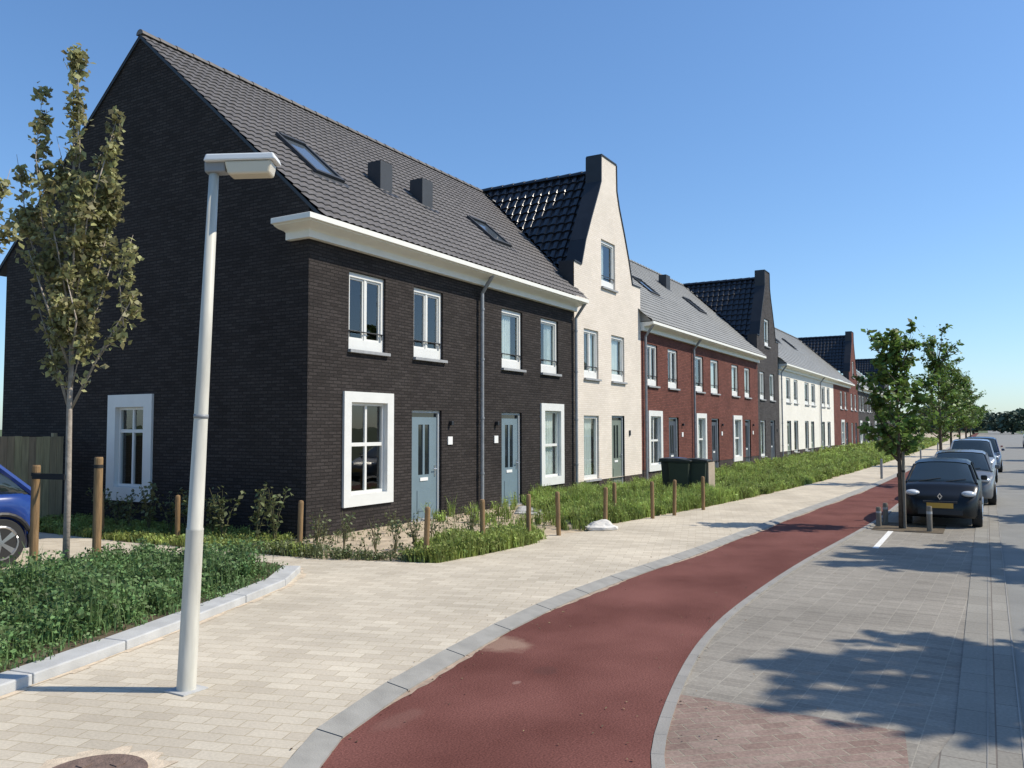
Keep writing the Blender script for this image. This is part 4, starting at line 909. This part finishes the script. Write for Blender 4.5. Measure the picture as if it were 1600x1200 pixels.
# tall weeds along the rest of the row
def edge_y(x):
    xs = [p[0] for p in garden_edge[3:]]; ys = [p[1] for p in garden_edge[3:]]; return np.interp(x, xs, ys)
def strip_poly(xa, xb, ya=None, yb=10.3, off=.08, n=12):
    xs = np.linspace(xa, xb, n); return [(float(x), float(edge_y(x)) + off) for x in xs] + [(xb, yb), (xa, yb)]
def d1(x, y):
    d = np.ones_like(x); d = np.where((x < 17.2) & (y > 8.6) & (y < 9.9) & (x > 16.2), .0, d); d = np.where(y > 6.6 + (x - 14.5) * .95, .03, d); d = np.where(x < 14.5, .1, d); return d
stems_cover('weeds', strip_poly(14.2, 22), 4200, .08, .46, .034, 8, M['leaf_weed'], 20, 'tall light green weeds in the gardens before the second black house and cream house', z=.03, blades=26, density=d1, bl_w=.014)
stems_cover('weeds', strip_poly(22, 34, yb=9.9), 4200, .04, .42, .042, 8, M['leaf_weed'], 21, 'tall light green weeds in the gardens before the red houses', z=.03, blades=22, bl_w=.018)
stems_cover('weeds', strip_poly(34, 60, yb=9.9), 4600, .05, .46, .06, 8, M['leaf_weed'], 22, 'tall weeds in the gardens before the grey gable and white houses', z=.03, blades=16, bl_w=.03)
stems_cover('weeds', strip_poly(60, 130), 4500, .15, .6, .13, 8, M['leaf_weed'], 23, 'far weeds at the end of the row of gardens', z=.03, blades=4, bl_w=.06)
# slab path to the second door
mb = MB()
for k in range(5):
    mb.box(16.3 + k * .32, 16.6 + k * .32, 8.75 + k * .16, 9.35 + k * .16, .02, .065)
mb.build('stepping_slabs', M['concrete_light'])['kind'] = 'structure'

# young shrubs, each a thing
def shrub(seed, loc, h, w_, label, group, leaf=.06, per=150, lm=None):
    rng = np.random.default_rng(seed); t = thing('shrub', loc, label, 'shrub', group); b = MB(); L = []
    for k in range(7):
        a = rng.uniform(0, 6.28); r = w_ * rng.uniform(.3, 1); e = Vector((math.cos(a) * r, math.sin(a) * r, h * rng.uniform(.6, 1.05))); mid = Vector((e.x * .35, e.y * .35, e.z * .55)); b.tube([(0, 0, 0), mid, e], [.009, .006, .003], 5)
        for _ in range(int(per / 7)):
            f = rng.uniform(.25, 1.03); p = Vector((0, 0, 0)).lerp(mid, f * 2) if f < .5 else mid.lerp(e, f * 2 - 1); L.append((p.x + rng.normal() * .045, p.y + rng.normal() * .045, p.z + rng.normal() * .035))
    b.build('stems', M['stem'], t, local=True); quads_mesh('foliage', leaves(np.array(L), leaf, rng, upbias=.3), lm or M['leaf_shrub'], t); return t
sh = [shrub(100 + k, (0, 0, .04), .85, .32, 'leafy young shrub in the row against the dark gable wall', 'young shrubs along the black gable wall', leaf=.06, per=120) for k in range(3)]
ys = [10.45, 11.0, 11.5, 12.0, 12.55, 13.1, 13.6, 14.15, 14.7, 15.4]
rnd = random.Random(5)
for i, y in enumerate(ys):
    c = sh[i] if i < 3 else copy_tree(sh[i % 3]); c.location = (10.02 + rnd.uniform(-.12, .2), y, .04); c.rotation_euler = (0, 0, rnd.uniform(0, 6.28)); s_ = rnd.uniform(.82, 1.12); c.scale = (s_, s_, s_)
tw = [shrub(130 + k, (0, 0, .04), .7, .22, 'sparse twiggy young shrub on the sand of the first front garden', 'sparse shrubs in the sandy front garden', leaf=.042, per=60) for k in range(2)]
spots = [(10.35, 9.75), (10.3, 9.1), (10.25, 8.4), (10.1, 7.9), (10.75, 8.0), (11.2, 7.9), (10.7, 9.9), (11.6, 8.3), (11.9, 7.7), (12.9, 8.3), (12.2, 9.6)]
for i, (x, y) in enumerate(spots):
    c = tw[i] if i < 2 else copy_tree(tw[i % 2]); c.location = (x, y, .04); c.rotation_euler = (0, 0, rnd.uniform(0, 6.28)); s_ = rnd.uniform(.6, 1.0); c.scale = (s_, s_, s_)

# ------------------------------------------------------------------ small things
b = MB(); b.lathe([(.29, .05), (.29, .058)], 40, c=(2.91, 4.41, 0)); mh = b.build('manhole_cover', M['iron'])
tag(mh, 'round rusty brown manhole cover in the cream pavement at the bottom edge', 'manhole')
b = MB()
for k in range(5): a = 2 * math.pi * k / 5; b.box(2.91 + math.cos(a) * .16 - .03, 2.91 + math.cos(a) * .16 + .03, 4.41 + math.sin(a) * .16 - .03, 4.41 + math.sin(a) * .16 + .03, .0585, .064)
b.build('tread_stud', M['iron'], mh)
rng = np.random.default_rng(2); bm = bmesh.new(); bmesh.ops.create_icosphere(bm, subdivisions=3, radius=1)
for v in bm.verts:
    d = 1 + .22 * math.sin(v.co.x * 4 + 1) * math.cos(v.co.y * 5) + .1 * math.sin(v.co.z * 9); v.co = Vector((v.co.x * .30 * d, v.co.y * .17 * d, max(-.02, v.co.z * .15 * d)))
me = bpy.data.meshes.new('boulder'); bm.to_mesh(me); bm.free(); me.materials.append(M['rock']); o = bpy.data.objects.new('boulder', me); COL.objects.link(o); o.location = (14.55, 6.42, .06); o.rotation_euler = (0, 0, R(-50))
tag(o, 'pale lump of rubble lying on the pavement edge beside the weeds', 'stone')

# wheelie bins before the red house
def bin_(loc, rz, bodym, lidm, label, h=1.05, w_=.50, d_=.58):
    t = thing('wheelie_bin', loc, label, 'bin', 'wheelie bins in the front garden', rz); b = MB()
    x0, y0 = w_ / 2, d_ / 2; k = .80; vs = [(-x0 * k, -y0 * k, .06), (x0 * k, -y0 * k, .06), (x0 * k, y0 * k, .06), (-x0 * k, y0 * k, .06), (-x0, -y0, h - .08), (x0, -y0, h - .08), (x0, y0, h - .08), (-x0, y0, h - .08)]
    b.add(vs, [(0, 3, 2, 1), (4, 5, 6, 7), (0, 1, 5, 4), (1, 2, 6, 5), (2, 3, 7, 6), (3, 0, 4, 7)]); b.box(-x0 - .02, x0 + .02, -y0 - .02, y0 + .02, h - .079, h - .05); b.build('bin_body', bodym, t, local=True, bevel=.02)
    b = MB(); b.prism([(-x0 - .03, -y0 - .05, h - .048), (-x0 - .03, -y0 - .05, h), (-x0 - .03, y0 * .1, h + .045), (-x0 - .03, y0 + .05, h + .03), (-x0 - .03, y0 + .05, h - .048)], (w_ + .06, 0, 0)); b.build('lid', lidm, t, local=True, bevel=.012)
    b = MB(); b.tube([(-x0, y0 + .07, h - .06), (x0, y0 + .07, h - .06)], .016, 8); b.build('handle', lidm, t, local=True)
    for sx in (-1, 1):
        b = MB(); b.lathe([(.05, -.025), (.10, -.02), (.10, .02), (.05, .025)], 16, c=(sx * (x0 * .8 + .03), y0 * .8, .10), axis='x'); b.build('wheel', M['tyre'], t, local=True)
    return t
bx = [(22.5, 7.72, .15, 'bin_black', 'bin_black', 'black wheelie bin farthest left of the group'), (22.3, 7.42, .05, 'bin_green', 'bin_black', 'dark green wheelie bin with a black lid, second in the group'),
      (22.95, 7.75, -.1, 'bin_black', 'lid_blue', 'dark wheelie bin with a dull blue lid, behind the front ones'), (22.55, 7.02, .05, 'bin_green', 'bin_black', 'dark green wheelie bin beside the beige side panel')]
for (x, y, rz, bm1, lm1, lb) in bx: bin_((x, y, .04), rz, M[bm1], M[lm1], lb)

bs = thing('bin_screen', (22.75, 6.70, .04), 'beige board screen at the right end of the wheelie bins', 'screen'); b = MB(); b.box(-.30, .30, -.025, .0, .05, .98); b.build('board', M['bin_beige'], bs, local=True, bevel=.004)
b = MB(); b.box(-.29, -.24, .002, .05, 0, 1.0); b.box(.24, .29, .002, .05, 0, 1.0); b.build('batten', M['grey_wood'], bs, local=True)
# bollards at the tree pit: short weathered posts
bo = thing('bollard', (0, 0, 0), 'x', 'bollard', 'short posts round the tree pit')
b = MB(); b.lathe([(.05, -.02), (.05, .36), (.042, .39)], 12); b.build('bollard_shaft', M['grey_wood'], bo, local=True)
b = MB(); b.lathe([(.052, .27), (.052, .31)], 12); b.build('band', M['concrete_light'], bo, local=True)
for i, (x, y, s_, lb) in enumerate([(18.18, 1.93, 1.0, 'short weathered post left of the nearest street tree, closest to the red path'), (18.75, 1.86, 1.1, 'short weathered post left of the street tree, the farther of two'), (17.75, .99, 1.25, 'short pale-banded post before the number plate of the black car')]):
    c = bo if i == 0 else copy_tree(bo); c.location = (x, y, -.01); c.scale = (1, 1, s_); c['label'] = lb
ts = thing('tree_stake', (18.02, 1.44, 0), 'slim brown stake strapped to the nearest street tree trunk', 'stake'); b = MB(); b.lathe([(.03, -.02), (.03, 1.5)], 10); b.build('stake_shaft', M['grey_wood'], ts, local=True)
b = MB(); b.lathe([(.034, 1.1), (.034, 1.14)], 10); b.build('band', M['rubber'], ts, local=True)
# tree pits
for i, X in enumerate((18.04, 31.5, 47, 62)):
    sheet('tree_pit', [(X - .55, .75), (X + 1.0, .75), (X + 1.0, 2.0), (X - .55, 2.0)], -.004, M['earth'])
gpst = thing('metal_post', (0, 0, 0), 'x', 'post', 'slim grey posts along the pavement'); b = MB(); b.lathe([(.045, 0), (.045, .72), (.035, .75)], 12); b.build('post_shaft', M['zinc'], gpst, local=True)
for i, (x, y, lb) in enumerate([(33.9, 3.46, 'slim grey post on the pavement left of the nearest street tree'), (52, 3.25, 'slim grey post by the red path, between the first two street trees'), (70, 3.2, 'slim grey post farthest along the pavement')]):
    c = gpst if i == 0 else copy_tree(gpst); c.location = (x, y, .04); c['label'] = lb

# sand swept along the low kerb, and leaf litter
mb = MB(); sl_ = even([p for p in path_L if p[0] < 30], .12); o1 = offset_line(sl_, .0)
rnd = random.Random(9); wv = [max(.004, .03 + .03 * math.sin(i * .21) + rnd.uniform(-.014, .014)) for i in range(len(sl_))]
for i in range(len(sl_) - 1):
    a, b2 = offset_line(sl_[i:i + 2], -wv[i])[0], offset_line(sl_[i:i + 2], -wv[i + 1])[1]
    mb.quad((*sl_[i], .003), (*sl_[i + 1], .003), (*b2, .003), (*a, .003))
mb.build('swept_sand', M['path_sand'])['kind'] = 'structure'
rng = np.random.default_rng(41); line = even([p for p in path_L if p[0] < 30], .05); li = np.array(line); k_ = rng.integers(0, len(li), 420); off = rng.exponential(.16, 420) * rng.choice([-1, 1], 420)
P = np.stack([li[k_, 0] + off * .3, li[k_, 1] + off, np.where(off > .17, .052, np.where(off > 0, .05, .006))], 1); P = P[(off < 0) | (off > .19)]
li2 = np.array(even([p for p in path_R if p[0] < 22], .05)); k_ = rng.integers(0, len(li2), 260); o2 = rng.normal(size=260) * .35; P2 = np.stack([li2[k_, 0], li2[k_, 1] + o2, np.full(260, .010)], 1)
V = leaves(np.concatenate([P, P2]), .015, rng, upbias=3.0)
tag(quads_mesh('leaf_litter', V, M['litter']), 'small dry leaves and grit scattered along the edges of the red path', 'litter', kind='stuff')

# ------------------------------------------------------------------ cars
def interp(prof, x): return float(np.interp(x, [p[0] for p in prof], [p[1] for p in prof]))
def car(loc, rz, scale, paint, label, L=3.6, W=1.64, H=1.47, hood=.92, ws=(1.05, .35), rear=(-1.35, -1.72), wheelR=.29, wb=(1.18, -1.2), clad=False, plate=True, kind='hatch', lampr=.5):
    """front points along +X. hood: bonnet height; ws: foot and top of windscreen; rear: top and foot of the rear screen"""
    t = thing('parked_car', loc, label, 'car', None, rz)
    F, Bk = L / 2, -L / 2; hw = W / 2; zb = .20
    belt = hood + .04
    top = [(Bk, .62), (Bk + .04, belt - .02 if kind != 'x' else .8), (rear[1] + .08, belt), (0, belt), (ws[0], hood + .0), (ws[0] + .25, hood - .04), (F - .28, hood - .18), (F - .08, hood - .30), (F, hood - .46)]
    wid = [(Bk, hw * .80), (Bk + .10, hw * .92), (Bk + .45, hw), (0, hw), (F - .6, hw * .98), (F - .22, hw * .90), (F - .06, hw * .74), (F, hw * .62)]
    low = [(Bk, .34), (Bk + .12, zb + .04), (Bk + .4, zb), (F - .3, zb), (F - .05, zb + .02), (F, .30)]
    xs = sorted(set([round(v, 3) for v in np.linspace(Bk, F, 61)] + [Bk + .04, F - .04]))
    b = MB(); rings = []
    for x in xs:
        w_ = interp(wid, x); zt = interp(top, x); zl = interp(low, x); side = zl
        for xw in wb:
            r = wheelR + .055
            if abs(x - xw) < r: side = max(side, math.sqrt(r * r - (x - xw) ** 2) + wheelR * .98)
        side = min(side, zt - .12); h = zt - side
        half = [(0, zl), (w_ * .72, zl), (w_ * .95, side), (w_ * .99, side + h * .12), (w_, side + h * .45), (w_ * .985, side + h * .72), (w_ * .95, side + h * .88), (w_ * .86, zt - .008), (w_ * .55, zt + .012), (0, zt + .022)]
        ring = [(x, y, z) for y, z in half] + [(x, -y, z) for y, z in half[-2:0:-1]]; rings.append(ring)
    n = len(rings[0]); vs = [v for r_ in rings for v in r_]; fs = [(i * n + k, i * n + (k + 1) % n, (i + 1) * n + (k + 1) % n, (i + 1) * n + k) for i in range(len(rings) - 1) for k in range(n)]
    fs += [tuple(range(n - 1, -1, -1)), tuple((len(rings) - 1) * n + k for k in range(n))]; b.add(vs, fs)
    body = b.build('body', paint, t, smooth=True, local=True)
    # greenhouse
    def cab(shrink, zoff, x0=None, x1=None):
        prof = [(rear[1], belt - .02), (rear[0], H - .06), (rear[0] + .35, H - .005), (ws[1] - .35, H), (ws[1], H - .05), (ws[0], hood - .0)]
        r2 = []
        st = sorted(set([rear[1], rear[0], rear[0] + .12, rear[0] + .35, ws[1] - .35, ws[1] - .1, ws[1], ws[0]] + list(np.linspace(rear[1], ws[0], 30))))
        for x in st:
            zt = interp(prof, x) + zoff; zb_ = belt - .06 if x < ws[0] - .3 else hood - .05; zt = max(zt, zb_ + .01); f = (zt - zb_) / (H - belt); wb_ = interp(wid, x) * .90 + shrink; wt = wb_ - .155 * min(1, f)
            half = [(0, zb_), (wb_, zb_), (wb_ - .155 * f * .5, zb_ + (zt - zb_) * .5), (wt + .015, zt - .07 * min(1, f)), (wt - .06, zt - .018 * min(1, f)), (wt * .5, zt + .008), (0, zt + .014)]
            r2.append((x, [(x, y, z) for y, z in half] + [(x, -y, z) for y, z in half[-2:0:-1]]))
        return r2
    rg = cab(0, 0); b = MB(); n = len(rg[0][1]); vs = [v for _, r_ in rg for v in r_]; fs = [(i * n + k, i * n + (k + 1) % n, (i + 1) * n + (k + 1) % n, (i + 1) * n + k) for i in range(len(rg) - 1) for k in range(n)]
    fs += [tuple(range(n - 1, -1, -1)), tuple((len(rg) - 1) * n + k for k in range(n))]; b.add(vs, fs); b.build('glazing', M['carglass'], t, smooth=True, local=True)
    rg = cab(.006, .012); b = MB(); keep = [r_ for r_ in rg if rear[0] - .02 <= r_[0] <= ws[1] + .02]; m_ = [3, 4, 5, 6, 7, 8, 9]
    vs = [r_[1][k] for r_ in keep for k in m_]; q_ = len(m_); fs = [(i * q_ + k, i * q_ + k + 1, (i + 1) * q_ + k + 1, (i + 1) * q_ + k) for i in range(len(keep) - 1) for k in range(q_ - 1)]; b.add(vs, fs); b.build('car_roof', paint, t, smooth=True, local=True)
    def edge(x, k): 
        r_ = min(rg, key=lambda q: abs(q[0] - x))[1]; return Vector(r_[k])
    for sgn in (1, -1):
        b = MB()
        ka = 3 if sgn > 0 else n - 3; kb = 1 if sgn > 0 else n - 1
        b.tube([edge(ws[0], kb) + Vector((0, 0, .03)), edge(ws[1], ka)], .030, 6); b.build('pillar', paint, t, local=True); b = MB(); b.tube([edge(rear[0], ka), edge(rear[1], kb) + Vector((0, 0, .03))], .05, 6)
        b.build('pillar', paint, t, local=True); b = MB(); xb = (ws[1] + rear[0]) / 2 - .05; b.tube([edge(xb, kb), edge(xb, ka)], .028, 6); b.build('pillar', paint, t, local=True)
        mm = MB(); mx = ws[0] - .28; my = sgn * (hw + .06); mm.box(mx - .05, mx + .05, my - .07, my + .06, belt + .02, belt + .13); mm.build('wing_mirror', paint, t, local=True, bevel=.03)
    for xw in wb:
        for sgn in (1, -1):
            wl_ = MB(); yw = sgn * (hw - .10); wl_.lathe([(wheelR * .62, -.10), (wheelR * .95, -.10), (wheelR, -.07), (wheelR, .07), (wheelR * .95, .10), (wheelR * .62, .10)], 28, c=(xw, yw, wheelR), axis='y'); wo = wl_.build('wheel', M['tyre'], t, smooth=False, local=True)
            ri = MB(); yo = yw + sgn * .098
            for s5 in range(5):
                for dlt in (-.09, .09):
                    a = 2 * math.pi * s5 / 5 + dlt; ca, sa = math.cos(a), math.sin(a); r1 = wheelR * .66; px, pz = -sa * .018, ca * .018
                    ri.add([(xw + px, yo - .01, wheelR + pz), (xw + ca * r1 + px, yo - .01, wheelR + sa * r1 + pz), (xw + ca * r1 - px, yo - .01, wheelR + sa * r1 - pz), (xw - px, yo - .01, wheelR - pz), (xw + px, yo + sgn * .01, wheelR + pz), (xw + ca * r1 + px, yo + sgn * .004, wheelR + sa * r1 + pz), (xw + ca * r1 - px, yo + sgn * .004, wheelR + sa * r1 - pz), (xw - px, yo + sgn * .01, wheelR - pz)], [(0, 3, 2, 1), (4, 5, 6, 7), (0, 1, 5, 4), (1, 2, 6, 5), (2, 3, 7, 6), (3, 0, 4, 7)])
            ri.tube([(xw + wheelR * .66 * math.cos(2 * math.pi * k / 24), yo, wheelR + wheelR * .66 * math.sin(2 * math.pi * k / 24)) for k in range(25)], .018, 5, caps=False); ri.build('rim', M['alloy'], wo, local=True)
            if clad:
                ar = MB(); r = wheelR + .065; yy = sgn * (hw - .012); ar.tube([(xw + r * math.cos(math.pi * k / 14), yy, wheelR * .98 + r * math.sin(math.pi * k / 14)) for k in range(-1, 16)], .035, 6); ar.build('arch_trim', M['plastic_black'], t, local=True)
    # front: lamps, grille, plate, emblem
    for sgn in (1, -1):
        h = MB(); bmm = bmesh.new(); bmesh.ops.create_uvsphere(bmm, u_segments=16, v_segments=10, radius=1); co = [v.co.copy() for v in bmm.verts]; fc = [tuple(v.index for v in f.verts) for f in bmm.faces]; bmm.free()
        cx, cy_, cz = F - .235, sgn * hw * .69, hood - .215
        h.add([(cx + v.x * .15, cy_ + v.y * .15, cz + v.z * .072) for v in co], fc); h.build('headlight', M['headlamp'], t, smooth=True, local=True)
        h = MB(); h.add([(Bk + .09 + v.x * .05, sgn * hw * .74 + v.y * .09, belt - .14 + v.z * .13) for v in co], fc); h.build('tail_light', M['redlamp'], t, smooth=True, local=True)
    gr = MB(); gr.box(F - .06, F + .012, -hw * .42, hw * .42, hood - .42, hood - .37); gr.box(F - .06, F + .008, -hw * .55, hw * .55, .28, .40); gr.build('grille', M['plastic_black'], t, local=True, bevel=.01)
    if plate:
        p = MB(); p.box(F + .014, F + .03, -.26, .26, .43, .54); p.build('number_plate', M['plate'], t, local=True); p = MB(); p.box(Bk - .03, Bk - .012, -.26, .26, .55, .66); p.build('number_plate', M['plate'], t, local=True)
    em = MB(); cx = F - .075; cz = hood - .27
    o4 = [(0, .075), (.05, 0), (0, -.075), (-.05, 0)]; i4 = [(a * .55, b2 * .55) for a, b2 in o4]
    for k in range(4):
        k2 = (k + 1) % 4; em.prism([(cx, o4[k][0], cz + o4[k][1]), (cx, o4[k2][0], cz + o4[k2][1]), (cx, i4[k2][0], cz + i4[k2][1]), (cx, i4[k][0], cz + i4[k][1])], (.05, 0, 0))
    if kind == 'emblem': em.build('emblem', M['chrome'], t, local=True)
    wi = MB(); wi.tube([(ws[0] + .02, -.45, hood + .02), (ws[0] - .12, .0, hood + .09)], .008, 5); wi.tube([(ws[0] + .02, .1, hood + .02), (ws[0] - .10, .5, hood + .08)], .008, 5); wi.build('wiper', M['plastic_black'], t, local=True)
    t.scale = (scale,) * 3
    return t
P_ = lambda n_, c_, **k: mat(n_, c_, .32, coat=.55, **k)
black = mat('black_car_paint', (.005, .006, .007), .35, spec=.35, coat=.12); blue = P_('blue_car_paint', (.012, .045, .22)); silver = P_('silver_car_paint', (.13, .135, .14)); pale = P_('pale_blue_paint', (.20, .24, .30)); navy = P_('navy_paint', (.03, .05, .10)); red = P_('dull_red_paint', (.35, .16, .13)); white = P_('white_car_paint', (.75, .76, .76))
car((20.15, .84, -.01), math.pi, .91, black, 'black hatchback parked behind the nearest street tree, yellow number plate', L=3.55, W=1.60, H=1.42, hood=.95, kind='emblem')
car((25.8, .62, -.01), math.pi, .93, silver, 'grey car mostly hidden right behind the black hatchback', L=4.1, W=1.72, H=1.45, ws=(1.1, .3), rear=(-1.3, -1.85), wb=(1.3, -1.3))
car((35.6, .50, -.01), math.pi, .92, pale, 'tall blue-grey people carrier, third in the parked row', L=4.3, W=1.76, H=1.66, hood=1.0, ws=(1.35, .55), rear=(-1.7, -2.05), wb=(1.35, -1.35), wheelR=.31)
car((43.5, .25, -.01), math.pi, .95, navy, 'navy car parked behind the blue-grey people carrier', L=4.2, W=1.74, H=1.6, ws=(1.2, .5), rear=(-1.6, -2.0), wb=(1.3, -1.3))
car((53, .1, -.01), math.pi, .9, red, 'small dull red car far down the street', L=4.0, W=1.7)
car((92, -4.2, -.01), 0, 1.2, white, 'white van far down the road on the right', L=4.6, W=1.9, H=1.9, hood=1.1, ws=(1.9, 1.2), rear=(-2.1, -2.2), wb=(1.4, -1.4))
car((5.02, 12.95, .045), math.pi + R(-2), 1.0, blue, 'blue car parked behind the planting bed, rear end in view', L=4.2, W=1.80, H=1.58, hood=1.0, ws=(1.3, .5), rear=(-1.45, -1.98), wb=(1.32, -1.48), wheelR=.345, clad=True)

# ------------------------------------------------------------------ far trees at the end of the street
rng = np.random.default_rng(33)
def far_tree(x, y, h, w_, label, seed):
    rng = np.random.default_rng(seed); t = thing('tree', (x, y, 0), label, 'tree', 'trees on the horizon'); b = MB(); b.tube([(0, 0, 0), (0, 0, h * .6)], [.35, .15], 8); b.build('trunk', M['bark_dark'], t, local=True)
    P = rng.normal(size=(900, 3)); P /= np.linalg.norm(P, axis=1)[:, None]; P *= (rng.uniform(.3, 1, 900) ** .5)[:, None] * (1 + .25 * np.sin(P[:, :1] * 5 + seed) * np.cos(P[:, 2:3] * 4)); P = P * np.array([w_, w_, h * .45]) + np.array([0, 0, h * .56])
    quads_mesh('crown', leaves(P, .7, rng), M['leaf_far'], t)
k = 0
for x, y, h, w_ in [(250, -6, 5.6, 3.5), (262, -14, 6.4, 4), (255, 3, 5, 3.5), (270, 12, 5.4, 4), (240, 16, 5, 3.5), (285, -4, 6, 4.5), (300, -20, 5.6, 5), (230, 24, 5, 4), (262, 34, 5.5, 4.5), (320, 8, 6, 5)]:
    k += 1; far_tree(x, y, h, w_, ['dark rounded tree on the horizon at the end of the street', 'tree on the horizon at the right picture edge', 'horizon tree just left of the road end', 'horizon tree behind the last street trees', 'low horizon tree seen between the street trees', 'taller horizon tree straight down the road', 'horizon tree far right past the road', 'low horizon tree left behind the street trees', 'horizon tree hidden behind the row end', 'farthest horizon tree beyond the road'][k - 1], 50 + k)
b = MB(); rnd = random.Random(1)
N = 30000; rng = np.random.default_rng(77); a = rng.uniform(-140, 160, N); P = np.stack([480 + rng.uniform(-15, 15, N), a, rng.uniform(0, 1, N) ** .8 * (9.5 + 1.4 * np.sin(a * .09) + 2 * np.sin(a * .31))], 1)
tag(quads_mesh('distant_wood', leaves(P, 1.8, rng), M['leaf_far']), 'far-off dark green wood along the horizon at the end of the road', 'wood', kind='stuff')
